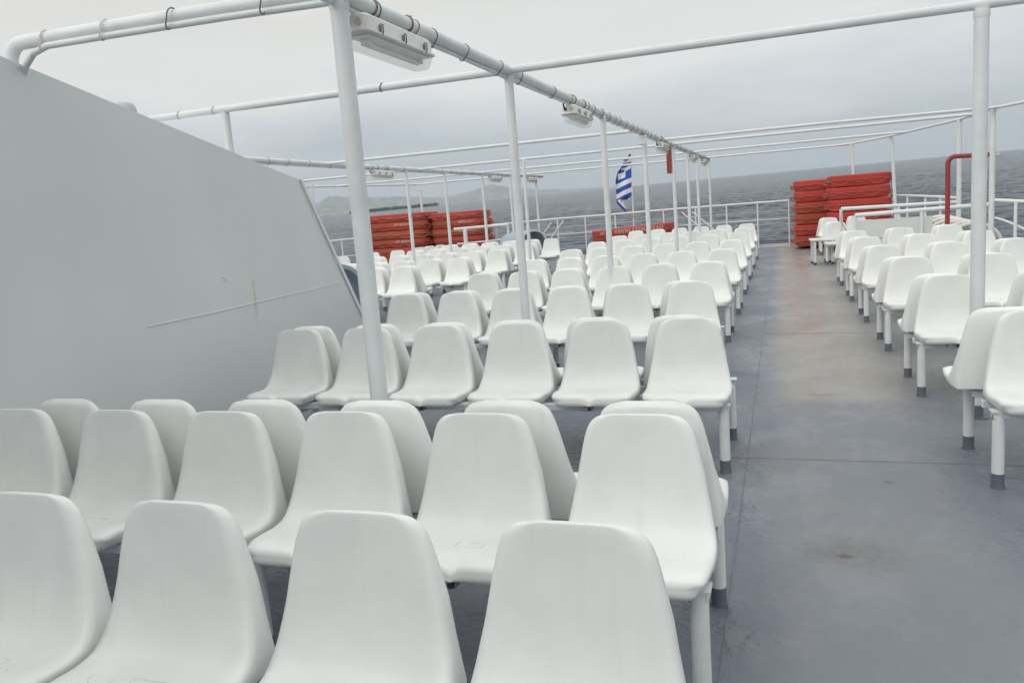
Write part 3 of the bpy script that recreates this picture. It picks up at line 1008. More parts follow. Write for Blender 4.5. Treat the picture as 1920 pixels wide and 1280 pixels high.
# sideways chairs by the left raft stacks
for k, (px, py, rz) in enumerate(((747, 469, .15), (784, 464, 1.0), (803, 461, 1.1), (822, 459, 1.2), (700, 473, .1), (640, 481, .5))):
    q = at(px, py, .84)
    chair(q.x, q.y, rz, ('white chair turned towards the camera in front of the left rafts', 'narrow looking white chair turned sideways left of the thin post', 'sideways white chair just right of the thin post',
        'sideways white chair nearest the raft stack corner', 'white chair half hidden behind the thick near post', 'lone white chair beside the left rail behind the casing')[k], G3)

# ================================================================ CASING (big white wall at left)
n_w = Vector((2.51, .65, 0)).normalized()                 # face normal towards the seats
P_w = Vector((-3.60, 3.17, 0))
def onwall(px, py):
    d = ray(px, py)
    return EYE + d*((n_w.dot(P_w-EYE))/n_w.dot(d))
tdir = Vector((-n_w.y, n_w.x, 0))                         # along the wall, aft
if tdir.y < 0: tdir = -tdir
def wcoord(p): return ((p-P_w).dot(tdir), p.z)
def wpt(s, z, o=0.0): return P_w + tdir*s + Vector((0, 0, z)) + n_w*o
s0, z0 = wcoord(onwall(0, 105)); s1, z1 = wcoord(onwall(560, 337)); s2, z2 = wcoord(onwall(681, 602))
slope = (z1-z0)/(s1-s0)
sF = -9.0
sb = s1 + (s2-s1)*(z1/(z1-z2))                            # where the slanted edge meets the deck
zb = sheer(wpt(sb, 0).y)-.005
casing = thing('exhaust_casing', wpt(0, 0), 'large white painted steel casing with sloping top at left', 'ship casing')
poly = [wpt(sF, -.005), wpt(sb, zb), wpt(s1, z1), wpt(sF, z0 + slope*(sF-s0))]
mb = MB(); mb.prism(poly, -n_w*1.5); rel(mb, wpt(0, 0))
RUST = {'dir': tdir, 'top': wcoord(onwall(474, 524)), 'bot': wcoord(onwall(487, 640)),
        'chips': [(wcoord(onwall(324, 572)), .05), (wcoord(onwall(420, 522)), .06), (wcoord(onwall(250, 262)), .05)]}
MT['wall'] = wall_mat()
build(mb, 'steel_plate', MT['wall'], casing, smooth=20)
# edge bar along the slanted aft edge and the sloping top
mb = MB()
e = Vector((0, 0, 0))
a, c = wpt(sb, zb+.01, .006), wpt(s1, z1, .006)
dirn = (c-a).normalized()
w_in = tdir*.095
q = [a - tdir*.012, a + w_in, c + w_in*.75, c - tdir*.012]
mb.prism(q, n_w*.014)
rel(mb, wpt(0, 0)); build(mb, 'edge_flange', MT['leg'], casing, smooth=20)
mb = MB()
mb.tube([wpt(*wcoord(onwall(278, 612)), .001), wpt(*wcoord(onwall(400, 586)), .002), wpt(*wcoord(onwall(520, 558)), .001), wpt(*wcoord(onwall(640, 530)), .001)], .0045, 8)
rel(mb, wpt(0, 0)); build(mb, 'weld_seam', MT['wall'], casing)
MT['vent2'] = mat('weathered_grey_cap', (0.42, 0.45, 0.48), .5)
# dome vent poking over the sloping top
q = ony(247, 203, 4.9)
hd = thing('mushroom_vent', q - Vector((.07, 0, .235)), 'small grey rounded vent cap poking above the casing top', 'vent')
mb = MB()
prof = [(.0, .345), (.05, .342), (.09, .325), (.115, .295), (.125, .25), (.125, .20), (.10, .195), (.07, .19), (.07, -.25)]
nn = 20
rows_ = [[Vector((r_*math.cos(2*PI*k/nn)*1.15, r_*math.sin(2*PI*k/nn), z_)) for k in range(nn+1)] for r_, z_ in prof]
mb.grid(rows_, flip=True)
mb.v = [(x_*.62, y_*.62, .19 + (z_-.19)*.62) for x_, y_, z_ in mb.v]
build(mb, 'cap', MT['vent2'], hd)

# ================================================================ OVERHEAD PIPE FRAME
H = 2.54
def ppt(x, y, h=H): return Vector((x, y, sheer(y)+h))
XA, XB = -1.85, -6.95
A_ys = [3.34, 5.72, 8.98, 11.85, 15.13, 17.5, 19.6, 23.0]
ORDP = ['nearest', 'second', 'third', 'fourth', 'fifth', 'sixth', 'seventh', 'farthest']
rnd = random.Random(21)
def hug(r, c, rc, off=.0018, n=26):
    """closed outline drawn tight round a pipe (centre 0, radius r) and a conduit (centre c, radius rc)"""
    o = []
    for k in range(n):
        a = 2*PI*k/n
        d = (math.cos(a), math.sin(a))
        if c is None or r >= c[0]*d[0]+c[1]*d[1]+rc: o.append(((r+off)*d[0], (r+off)*d[1]))
        else: o.append((c[0]+(rc+off)*d[0], c[1]+(rc+off)*d[1]))
    return o
def run_pipe(name, x, y0, y1, r, label, ties, conduit=True, rust=0.2, group=None):
    o = thing(name, ppt(x, y0), label, 'overhead pipe', group)
    n = max(2, int((y1-y0)/1.0)+1)
    P = [ppt(x, y0+(y1-y0)*i/n) for i in range(n+1)]
    base = ppt(x, y0)
    mb = MB(); mb.tube(P, r, 16); rel(mb, base); build(mb, 'pipe', MT['pipe'], o)
    if conduit:
        mb = MB(); mb.tube([p + Vector((-.012 + rnd.uniform(-.005, .005), 0, -r-.012+rnd.uniform(-.004, .004))) for p in P], .013, 10); rel(mb, base); build(mb, 'conduit', MT['pipe'], o)
    for i, yy in enumerate(ties):
        mb = MB()
        c = ppt(x, yy)
        tw = rnd.uniform(-.012, .012)
        ring = [c + Vector((u_, tw*v_/r, v_)) for u_, v_ in hug(r, (-.012, -r-.012) if conduit else None, .015)]
        mb.tube(ring, .0032, 6, closed=True)
        if rnd.random() < .45:
            a_ = rnd.uniform(0, 6.28)
            e0 = c + Vector((math.cos(a_)*r, 0, math.sin(a_)*r))
            mb.tube([e0, e0 + Vector((math.cos(a_)*.02, rnd.uniform(-.02, .02), math.sin(a_)*.022))], .003, 5)
        rel(mb, base)
        build(mb, 'cable_tie', MT['tierust'] if rnd.random() < rust else MT['tie'], o)
    return o
tiesA = [3.68, 4.12, 4.36, 4.85, 5.5, 5.95, 6.9, 7.5]
y_ = 8.2
while y_ < 22.8:
    tiesA.append(y_); y_ += rnd.uniform(.22, .50)
run_pipe('overhead_pipe', XA, -2.0, 23.0, .036, 'long white overhead pipe with cable ties above the chairs left of the aisle', tiesA)
tiesB = []
y_ = 8.9
while y_ < 24: tiesB.append(y_); y_ += rnd.uniform(.45, .85)
run_pipe('overhead_pipe', XB, 7.2, 24.2, .036, 'long white overhead pipe with cable ties above the far left block', tiesB)

def post(x, y, h, r, label, group='white posts of the overhead frame', foot=True, lean=0.0):
    t = thing('frame_post', (x, y, sheer(y)), label, 'post', group)
    mb = MB(); mb.tube([(0, 0, .0), (lean*.5, 0, h*.5), (lean, 0, h)], r, 18)
    build(mb, 'tube', MT['pipe'], t)
    mb = MB(); mb.tube([(lean, 0, h-.062), (lean, 0, h-.050), (lean, 0, h-.030), (lean, 0, h-.012)], [r+.0005, r+.003, r+.0035, r+.001], 18); build(mb, 'weld_collar', MT['pipe'], t)
    mb = MB(); mb.tube([(0, 0, -.01), (0, 0, .085)], r+.0025, 18); mb.box((0, 0, .004), (r*3, r*3, .01))
    build(mb, 'painted_foot', MT['foot'], t)
    return t
for i, yy in enumerate(A_ys):
    post(XA, yy, H-.02, .042 if i == 0 else .036 - .003*min(i, 1), '%s white post under the pipe left of the aisle' % ORDP[i])
BY = [14.53, 16.45, 18.8, 20.95, 24.1]
for i, yy in enumerate(BY):
    post(XB, min(yy, 23.4), H-.02, .034, '%s white post under the pipe of the far left block' % ('nearest', 'second', 'third', 'fourth', 'farthest')[i])
post(-4.63, 14.85, H-.02, .032, 'thin white post standing alone between the two left pipes')
post(1.16, 5.68, H-.02, .042, 'thick white post at right beside the chair by the aisle')
CP = [(3.07, 14.18), (2.97, 16.07), (2.44, 19.7), (1.72, 21.6)]
for i, (x_, yy) in enumerate(CP):
    post(x_, yy, H, .040 if i < 2 else .034, ('white post at the far right joining the side rail', 'white post just left of the far right one behind the red pipe', 'leaning white post right of the right raft stacks', 'white post rising behind the right raft stacks')[i], lean=(0, 0, -.12, -.05)[i])
for i, (px, py, yy) in enumerate(((788, 356, 21.6), (584, 345, 17.5))):
    q = ony(px, py, yy)
    post(q.x, q.y, q.z-sheer(yy), .034, ('white post rising behind the left raft stacks', 'white post seen over the aft edge of the casing')[i])

def cross(name, P, r, label, conduit=False, ties=()):
    t = thing(name, P[0], label, 'overhead pipe', 'white cross pipes of the overhead frame')
    mb = MB(); mb.tube(P, r, 16); rel(mb, P[0]); build(mb, 'pipe', MT['pipe'], t)
    if conduit:
        o_ = Vector((0, -.02, -r-.008))
        mb = MB(); mb.tube([p+o_ for p in conduit], .0165, 12); rel(mb, P[0]); build(mb, 'conduit', MT['pipe'], t)
    for k, (p, kind) in enumerate(ties):
        mb = MB(); p = Vector(p); nn = 18
        mb.tube([p + Vector((.008*v_/r, u_, v_)) for u_, v_ in hug(r, (-.02, -r-.008) if conduit else None, .0165)], .0038, 6, closed=True)
        rel(mb, P[0]); build(mb, 'cable_tie', MT[kind], t)
    return t
# nearest cross pipe with the elbow down onto the casing
eL = ony(20, 76, 3.22)
top_w = wpt(0.0, z0 + slope*(0-s0))
elb = Vector((min(eL.x-.02, -3.665), 3.22, top_w.z-.03))
x0_ = elb.x
pts = [elb]
for k in range(9):
    a_ = PI - k/8*PI/2
    pts.append(Vector((x0_+.09 + .09*math.cos(a_), 3.22, H-.09 + .09*math.sin(a_))))
pts += [Vector((-3.0, 3.24, H)), Vector((-2.4, 3.28, H)), Vector((XA, 3.34, H)), Vector((0.2, 3.36, H)), Vector((3.0, 3.4, H))]
cond = [Vector((x0_+.0, 3.275, H-.22)), Vector((x0_+.015, 3.265, H-.13)), Vector((x0_+.085, 3.245, H-.07)), Vector((x0_+.17, 3.225, H-.022)), Vector((x0_+.27, 3.22, H)), Vector((-3.0, 3.24, H)), Vector((-2.4, 3.28, H)), Vector((XA, 3.34, H))]
cross('overhead_pipe', pts, .034, 'nearest white cross pipe bending down onto the casing at top left', cond, [((x0_+.25, 3.22, H), 'wire'), ((x0_+.62, 3.23, H), 'wire'), ((x0_+1.0, 3.245, H), 'tie'), ((x0_+1.5, 3.27, H), 'tie')])
cross('overhead_pipe', [Vector((-5.6, 5.68, H)), Vector((-1.85, 5.70, H)), Vector((1.16, 5.69, H)), Vector((3.0, 5.69, H))], .029, 'white cross pipe over the second post reaching the thick right post', False,
      [((-4.75, 5.68, H), 'wire'), ((-4.4, 5.68, H), 'wire'), ((-2.86, 5.69, H), 'tie')])
sp_ = onwall(444, 289)
t = thing('frame_post', (sp_.x-.045, 5.70, sp_.z-.05), 'short white post standing on the casing top under a cross pipe', 'post', 'white posts of the overhead frame')
mb = MB(); mb.tube([(0, 0, -.06), (0, 0, H-sp_.z+.05)], .034, 16); build(mb, 'tube', MT['pipe'], t)
CBS = [(11.55, XB, XA, 'third white cross pipe, between the two long left pipes'), (13.75, XA, 3.07, 'white cross pipe running right to the far right post'), (15.1, -10.6, 2.97, 'white cross pipe spanning the whole deck, nearest of the far three'),
       (18.5, -10.9, 2.42, 'white cross pipe spanning the whole deck, second of the far three'), (21.9, -10.2, 1.60, 'farthest white cross pipe spanning the deck near the stern')]
for yy, xa, xb, lb in CBS:
    cross('overhead_pipe', [ppt(xa, yy), ppt((xa+xb)/2, yy), ppt(xb, yy + (.3 if yy == 13.75 else 0))], .024, lb)
cross('overhead_pipe', [ppt(4.0, 11.8), ppt(3.07, 14.18), ppt(2.97, 16.07), ppt(2.26, 19.7), ppt(1.67, 21.6), ppt(1.3, 22.0)], .024, 'bent white pipe joining the right side posts')
cross('overhead_pipe', [ppt(-10.2, 21.9), ppt(-10.6, 19.5), ppt(-11.2, 17.0), ppt(-12.0, 14.2)], .024, 'bent white pipe along the left side above the rafts')

# ================================================================ LAMPS
def octo(w, d, c):   # rounded rectangle outline
    return [(-w+c, -d), (w-c, -d), (w, -d+c), (w, d-c), (w-c, d), (-w+c, d), (-w, d-c), (-w, -d+c)]
def lamp_meshes():
    R_ = {}
    mb = MB()    # housing: tray with rounded plan, long axis Y, top at z=0
    def loop(w, d, c, z): 
        o_ = []
        for (cx, cy, a0) in ((w-c, -d+c, -PI/2), (w-c, d-c, 0), (-w+c, d-c, PI/2), (-w+c, -d+c, PI)):
            for k in range(5):
                a_ = a0 + k/4*PI/2
                o_.append(Vector((cx+c*math.cos(a_), cy+c*math.sin(a_), z)))
        return o_
    def loft(loops, mb):
        n = len(loops[0]); vs = [v for l in loops for v in l]; fs = []
        for i in range(len(loops)-1):
            for k in range(n): fs.append((i*n+k, i*n+(k+1) % n, (i+1)*n+(k+1) % n, (i+1)*n+k))
        fs.append(tuple(range(n-1, -1, -1))); fs.append(tuple((len(loops)-1)*n+k for k in range(n)))
        mb.add(vs, fs)
    loft([loop(.072, .392, .045, -.088), loop(.080, .400, .05, -.085), loop(.080, .400, .05, -.077), loop(.067, .386, .045, -.073), loop(.065, .384, .045, -.012), loop(.052, .37, .035, 0)], mb)
    R_['housing'] = mb.mesh('housing', MT['lamp'])
    mb = MB()
    loft([loop(.040, .345, .03, -.158), loop(.052, .362, .035, -.150), loop(.064, .380, .04, -.112), loop(.067, .386, .043, -.0885)], mb)
    R_['cover'] = mb.mesh('clear_cover', MT['glass'])
    mb = MB(); mb.box((0, 0, -.094), (.10, .68, .010), bev=.004)
    R_['tray'] = mb.mesh('reflector_tray', MT['tube'])
    mb = MB(); mb.tube([(.0, -.26, -.122), (.0, .30, -.122)], .014, 10); mb.box((0, -.27, -.112), (.05, .03, .03), bev=.004); mb.box((0, .31, -.112), (.05, .03, .03), bev=.004); mb.box((0, .02, -.104), (.03, .6, .012))
    R_['tube'] = mb.mesh('fluorescent_tube', MT['tube'])
    mb = MB(); mb.box((.0045, 0, -.062), (.006, .022, .045), bev=.002); mb.tube([(.006, 0, -.035), (.018, 0, -.04), (.018, 0, -.072), (.012, 0, -.086)], .0035, 6)
    R_['clip'] = mb.mesh('clip', MT['tie'])
    mb = MB(); mb.tube([(.028, -.3835, -.042), (.028, -.394, -.042)], .017, 14)
    R_['gland'] = mb.mesh('cable_gland', MT['gland'])
    mb = MB(); mb.tube([(-.026, -.386, -.042), (-.026, -.41, -.042), (-.03, -.43, -.01), (-.03, -.42, .02), (-.02, -.40, .045)], .008, 8)
    mb.tube([(-.026, -.383, -.042), (-.026, -.40, -.042)], .014, 12)
    R_['cable'] = mb.mesh('cable', MT['black'])
    mb = MB(); mb.tube([(0, 0, -.002), (0, 0, .03)], .005, 6); mb.box((0, 0, .001), (.05, .03, .004))
    nn = 16
    mb.tube([Vector((math.cos(2*PI*k/nn)*.039, 0, .062 + math.sin(2*PI*k/nn)*.041)) for k in range(nn)], .0055, 6, closed=True)
    R_['bracket'] = mb.mesh('hanger_clamp', MT['tierust'])
    return R_
LM = lamp_meshes()
def lamp(x, y, label):
    t = thing('ceiling_lamp', (x, y, sheer(y)+H-.062), label, 'lamp', 'ship lamps under the overhead pipes')
    ob('housing', LM['housing'], t); ob('clear_cover', LM['cover'], t)
    tr = ob('reflector_tray', LM['tray'], t); ob('fluorescent_tube', LM['tube'], tr)
    for sx in (1, -1):
        for yy in (-.25, 0, .25):
            ob('clip', LM['clip'], t, (sx*.067, yy, 0), (0, 0, 0 if sx > 0 else PI))
    ob('cable_gland', LM['gland'], t); ob('cable', LM['cable'], t)
    for yy in (-.2, .2): ob('hanger_clamp', LM['bracket'], t, (0, yy, 0))
for (px, py), lb in zip(((725, 31), (1070, 193), (1240, 262), (1302, 286), (1326, 294)), ('large near ship lamp beside the thick left post', 'second ship lamp hanging left of a thin post', 'third ship lamp, next to the red board', 'fourth ship lamp, small, between two far posts', 'farthest ship lamp under the pipe left of the aisle')):
    q = at(px, py, H); lamp(XA, q.y, lb)
for (px, py), lb in zip(((716, 314), (925, 326), (1005, 329)), ('ship lamp under the far left pipe, beside the thick near post', 'middle ship lamp under the far left pipe', 'farthest ship lamp under the far left pipe')):
    q = at(px, py, H); lamp(XB, min(q.y, 23), lb)
# loudspeaker box and red board on the pipe posts
q = at(1199, 246, H)
t = thing('junction_box', ppt(XA, q.y, H-.27), 'small white box hanging under the pipe left of a far post', 'junction box')
mb = MB(); mb.box((0, 0, .14), (.10, .10, .13), bev=.012); build(mb, 'box', MT['lamp'], t)
mb = MB(); mb.tube([(0, 0, .20), (0, 0, .27)], .012, 8); build(mb, 'bracket', MT['tie'], t)
t = thing('red_board', (XA-.075, 15.09, sheer(15.13)+2.02), 'narrow dark red board fixed to the fifth post', 'board')
mb = MB(); mb.box((0, 0, .25), (.085, .03, .50), bev=.006); build(mb, 'board', MT['red'], t)
mb = MB(); mb.box((.04, .022, .25), (.05, .02, .30)); build(mb, 'bracket', MT['steel'], t)

# ================================================================ RAILS
def rail_thing(name, label, top, stan, wires, r=.026, mids=(), group='white deck rails'):
    t = thing(name, (top[0].x, top[0].y, sheer(top[0].y)), label, 'railing', group)
    b0 = Vector((top[0].x, top[0].y, sheer(top[0].y)))
    mb = MB(); mb.tube(top, r, 12); rel(mb, b0); build(mb, 'top_rail', MT['rail'], t)
    for P in mids:
        mb = MB(); mb.tube(P, r*.62, 10); rel(mb, b0); build(mb, 'mid_rail', MT['rail'], t)
    for p, zt in stan:
        mb = MB(); mb.tube([Vector((p[0], p[1], sheer(p[1])-.005)), Vector((p[0], p[1], zt))], r*.85, 10); rel(mb, b0); build(mb, 'stanchion', MT['rail'], t)
    for P in wires:
        mb = MB(); mb.tube(P, .006, 6); rel(mb, b0); build(mb, 'wire', MT['wire'], t)
    return t
YS = 23.35
stern_px = [(1480, 376), (1425, 380), (1265, 392), (1150, 402), (1035, 411), (945, 420), (910, 423)]
top = [ony(a_, b_, YS) for a_, b_ in stern_px]
def zt_at(x_):
    for i in range(len(top)-1):
        a_, b_ = top[i], top[i+1]
        if b_.x <= x_ <= a_.x: return a_.z + (b_.z-a_.z)*(a_.x-x_)/(a_.x-b_.x)
    return top[0].z if x_ > top[0].x else top[-1].z
stx = [.20, -.62, -1.45, -2.3, -3.2, -4.6, -5.5, -6.35, -7.3, -8.3]
zs = sheer(YS)
wires = []
for k in range(6):
    f = .12 + k*.135
    wires.append([Vector((x_, YS, zs + (zt_at(x_)-zs)*f)) for x_ in (.2, -1.45, -3.2, -4.6, -6.35, -8.3)])
rail_thing('stern_rail', 'white stern rail with thin wires across the back of the deck', top, [((x_, YS), zt_at(x_)) for x_ in stx], wires, .027,
           mids=[[Vector((x_, YS, zs + (zt_at(x_)-zs)*.62)) for x_ in (.2, -1.45, -3.2, -4.6, -6.35, -8.3)]])
# diagonal stays
for (a_, b_), lb in zip((((1057, 413), (1033, 447)), ((1034, 417), (1017, 441)), ((1278, 398), (1322, 434)), ((1298, 397), (1338, 430))),
      ('diagonal white stay under the stern rail behind the lone chair', 'shorter diagonal white stay left of the lone chair', 'diagonal white stay left of the other at the right of the flag', 'rightmost diagonal white stay under the stern rail')):
    p0 = ony(*a_, YS-.05); p1 = ony(*b_, YS-.05)
    k_ = (p0.z - zs)/(p0.z-p1.z)
    p1 = p0 + (p1-p0)*k_
    t = thing('rail_stay', p1, lb, 'rail stay', 'diagonal stays of the stern rail')
    mb = MB(); mb.tube([p0, p1], .020, 10); rel(mb, p1); build(mb, 'bar', MT['rail'], t)
l0 = ony(851, 430, 20.2); l1 = ony(952, 421, 21.0); lpst = l0.lerp(l1, .2)
rail_thing('stair_rail', 'white handrail ending in front of the right edge of the left rafts', [l0, l0.lerp(l1, .5), l1], [((l1.x, l1.y), l1.z)],
           [], .038, mids=[[l0 + Vector((.05, 0, -.40)), l1 + Vector((0, 0, -.40))]])
t = thing('rail_post', (lpst.x, lpst.y, sheer(lpst.y)), 'stout white post under the handrail end at the left rafts', 'post')
mb = MB(); mb.tube([(0, 0, 0), (0, 0, lpst.z-sheer(lpst.y))], .055, 14); build(mb, 'tube', MT['rail'], t)
mb = MB(); mb.box((0, 0, .01), (.2, .2, .02), bev=.004); build(mb, 'base_plate', MT['rail'], t)
# coaming at the stern
t = thing('stern_coaming', (-4.45, 23.55, sheer(23.5)), 'low navy and grey coaming along the stern below the rail', 'coaming')
mb = MB(); mb.box((0, .02, .14), (12.6, .05, .09), bev=.005); build(mb, 'navy_band', MT['toe'], t)
mb = MB(); mb.box((0, -.03, .045), (12.6, .12, .10), bev=.006); build(mb, 'kerb', MT['panel'], t)
# side rails
def side_rail(P, label, stn, h0=None, mid=True, wires_=2):
    mids = [[p - Vector((0, 0, (p.z-sheer(p.y))*.42)) for p in P]] if mid else []
    w_ = [[p - Vector((0, 0, (p.z-sheer(p.y))*f)) for p in P] for f in (.68, .86)[:wires_]]
    st = []
    for i in range(len(P)-1):
        for k in range(stn):
            q_ = P[i].lerp(P[i+1], k/stn); st.append(((q_.x, q_.y), q_.z))
    st.append(((P[-1].x, P[-1].y), P[-1].z))
    rail_thing('side_rail', label, P, st, w_, .026, mids)
rp = [ony(1672, 366, 21.3), ony(1735, 368, 18.9), ony(1797, 371, 16.1)]
side_rail(rp, 'white side rail between the right rafts and a post', 2)
r0 = ony(1862, 375, 14.2); r1 = ony(1922, 378, 13.9); r2 = r1 + (r1-r0)*1.2
t_ = rail_thing('side_rail', 'white rail at the right frame edge with a sagging rope', [r0, r1, r2], [((r1.x-.12, r1.y), r1.z), ((r2.x, r2.y), r2.z)],
                [], .027, mids=[[ony(1863, 408, 14.2), ony(1880, 412, 14.1), ony(1900, 420, 14.0), ony(1922, 430, 13.9)]])
lp = [onx(612, 453, -11.6), onx(640, 450, -11.6), onx(668, 447, -11.6)]
P0 = ony(612, 453, 20.0); P1 = ony(668, 447, 20.6)
side_rail([P0, P1], 'white and rusty side rail left of the left rafts', 2)
# stair hatch rails on the right
hatch = [(16.9, (1577, 392), (1798, 379)), (15.0, (1603, 404), (1860, 383))]
for i, (yy, a_, b_) in enumerate(hatch):
    p0 = ony(*a_, yy); p1 = ony(*b_, yy if i == 0 else yy)
    nn = [p0.lerp(p1, k/4) for k in range(5)]
    t = rail_thing('stair_rail', ('far white handrail of the stair opening at right', 'near white handrail of the stair opening at right')[i], nn, [((nn[k].x, nn[k].y), nn[k].z) for k in (0, 2, 4)], [[p - Vector((0, 0, .40)) for p in nn]], .036, group='handrails of the stair opening')
    b0 = Vector((p0.x, p0.y, sheer(p0.y)))
    if i == 1:
        mb = MB()
        w_ = (p1.x-p0.x)
        mb.box((p0.x+w_*.30, p0.y+.02, (p0.z+sheer(yy))/2 - .02), (w_*.56, .02, p0.z-sheer(yy)-.14), bev=.004)
        rel(mb, b0); build(mb, 'side_panel', MT['panel'], t)
        ca = Vector((p0.x-.35, 16.2, p0.z-.15)); 
t = thing('slack_rope', ony(1578, 400, 16.75), 'slack rusty rope hanging between the two stair rails', 'rope')
P = [ony(1579, 398, 16.8), ony(1577, 412, 16.5), ony(1584, 428, 16.1), ony(1592, 437, 15.8), ony(1600, 436, 15.3), ony(1603, 420, 15.0)]
P = [Vector(p) for p in catmull([tuple(p) for p in P], 4)]
mb = MB(); mb.tube(P, .011, 8); rel(mb, ony(1578, 400, 16.75)); build(mb, 'rope', MT['rope'], t)
# folded hoops beside the stair
hb = ony(1775, 450, 15.6)
t = thing('folded_hoops', (hb.x, 15.6, sheer(15.6)), 'nest of white curved hoops standing behind the near stair rail', 'hoops')
for k in range(6):
    rr = .44 - .01*k
    cx = -.10 + k*.085; cy = -.02 - k*.07
    zc = ony(1795, 455, 15.6).z - sheer(15.6) + .10 - k*.02
    P = [Vector((cx + rr*math.cos(a_)*1.05, cy, zc + rr*.84*math.sin(a_))) for a_ in [PI*j/20 for j in range(21)]]
    P = [Vector((P[0].x, cy, 0))] + P + [Vector((P[-1].x, cy, 0))]
    mb = MB(); mb.tube(P, .030, 10); build(mb, 'hoop', MT['hoop'], t)
# white slatted bench on wheels beside the right raft stack
q = at(1542, 494, 0)
t = thing('slatted_bench', (q.x, q.y, sheer(q.y)), 'low white slatted bench in front of the right rafts', 'bench', rz=.1)
for k in range(4):
    mb = MB(); mb.box((.0, -.2+k*.135, .50), (.46, .11, .045), bev=.012); build(mb, 'slat', MT['leg'], t)
for sx in (-.17, .17):
    for sy in (-.2, .2):
        mb = MB(); mb.box((sx, sy, .24), (.05, .05, .48), bev=.005); l = build(mb, 'leg', MT['leg'], t)
        mb = MB(); mb.box((sx, sy, .02), (.06, .06, .05), bev=.01); build(mb, 'rubber_foot', MT['black'], l)
mb = MB(); mb.box((0, 0, .13), (.36, .04, .04)); build(mb, 'stretcher', MT['leg'], t)
# red fire main pipe
q0 = ony(1776, 445, 14.3)
P = [Vector((q0.x, 14.3, sheer(14.3))), Vector((q0.x, 14.3, 1.0)), ony(1777, 310, 14.3)]
e1 = ony(1777, 310, 14.3); e2 = ony(1795, 293, 14.3); e3 = ony(1862, 289, 14.2)
P = P[:2] + [Vector((q0.x, 14.3, e2.z-.12))] + [Vector((q0.x+.10-.10*math.cos(a_), 14.3, e2.z-.10+.10*math.sin(a_))) for a_ in [PI/2*j/6 for j in range(7)]] + [e3]
t = thing('fire_main_pipe', P[0], 'dark red pipe rising and bending over to the far right post', 'pipe')
mb = MB(); mb.tube(P, .036, 14); rel(mb, P[0]); build(mb, 'pipe', MT['red'], t)
mb = MB(); mb.tube([e3-Vector((.03, 0, 0)), e3+Vector((.005, 0, 0))], .05, 14); rel(mb, P[0]); build(mb, 'flange', MT['red'], t)

# ================================================================ VENT COWLS
def cowl(x, y, w, h, d, rz, label):
    t = thing('ventilation_cowl', (x, y, sheer(y)), label, 'vent cowl', 'blue grey ventilation cowls', rz)
    nn = 24
    def arch(sx, sz, xx):
        o_ = [Vector((xx, -w/2*sx, 0))]
        for k in range(nn+1):
            a_ = PI - PI*k/nn
            ca, sa = math.cos(a_), math.sin(a_)
            o_.append(Vector((xx, w/2*sx*math.copysign(abs(ca)**.8, ca), (h-w*.42) + w*.42*sz*sa)))
        o_.append(Vector((xx, w/2*sx, 0)))
        return o_
    mb = MB()
    rows_ = [arch(1, 1, 0), arch(1, 1, -d*.6), arch(.95, .9, -d)]
    mb.grid(rows_)
    mb.add(rows_[-1], [tuple(range(len(rows_[-1])))])
    rin = [arch(.93, .93, 0), arch(.90, .88, -d*.35)]
    mb.grid(rin, flip=True)
    mb.add(rin[-1], [tuple(range(len(rin[-1])))])
    build(mb, 'hood', MT['vent'], t)
    mb = MB(); mb.grid([arch(1.03, 1.04, .0), arch(1.03, 1.04, .03), arch(.92, .92, .03), arch(.92, .92, 0)])
    build(mb, 'rim', MT['panel'] if 'far' in label else MT['vent'], t)
q = ony(676, 560, 9.6)
cowl(q.x-.42, 9.6, 1.0, ony(655, 500, 9.6).z-sheer(9.6)+.03, .55, -.62, 'blue grey ventilation cowl just aft of the white casing')
q = ony(1001, 470, 20.4)
cowl(q.x, 20.4, 1.05, 1.02, .8, -.45, 'far blue grey ventilation cowl with white rim behind the lone chair')

# ================================================================ RAFTS (rigid life floats)
def raft_mesh(L_, Wd, Hh, m, name='float_body'):
    """rectangular ring of buoyant section, long axis X, base z=0"""
    mb = MB()
    sec = [(0, .0), (.10, .002), (.122, .014), (.150, Hh*.42), (.150, Hh*.455), (.163, Hh*.47), (.166, Hh*.49), (.166, Hh*.92), (.152, Hh-.004), (.0, Hh), (-.12, Hh-.012), (-.14, Hh*.5), (-.12, .015)]
    c = .045
    path = []
    hx, hy = L_/2-.165, Wd/2-.165
    for (cx, cy, a0) in ((hx-c, -hy+c, -PI/2), (hx-c, hy-c, 0), (-hx+c, hy-c, PI/2), (-hx+c, -hy+c, PI)):
        for k in range(6):
            a_ = a0 + k/5*PI/2
            path.append((Vector((cx+c*math.cos(a_), cy+c*math.sin(a_), 0)), Vector((math.cos(a_), math.sin(a_), 0))))
    n = len(sec); mlen = len(path)
    vs = [p + o_*s_[0] + Vector((0, 0, s_[1])) for p, o_ in path for s_ in sec]
    fs = []
    for i in range(mlen):
        j = (i+1) % mlen
        for k in range(n):
            k2 = (k+1) % n
            fs.append((i*n+k, j*n+k, j*n+k2, i*n+k2))
    mb.add(vs, fs)
    # floor slats across the opening
    ns = 7
    for k in range(ns):
        mb.box((-hx + (k+.5)*2*hx/ns, 0, Hh*.4), (2*hx/ns*.7, 2*hy-.05, .02))
    return mb, path
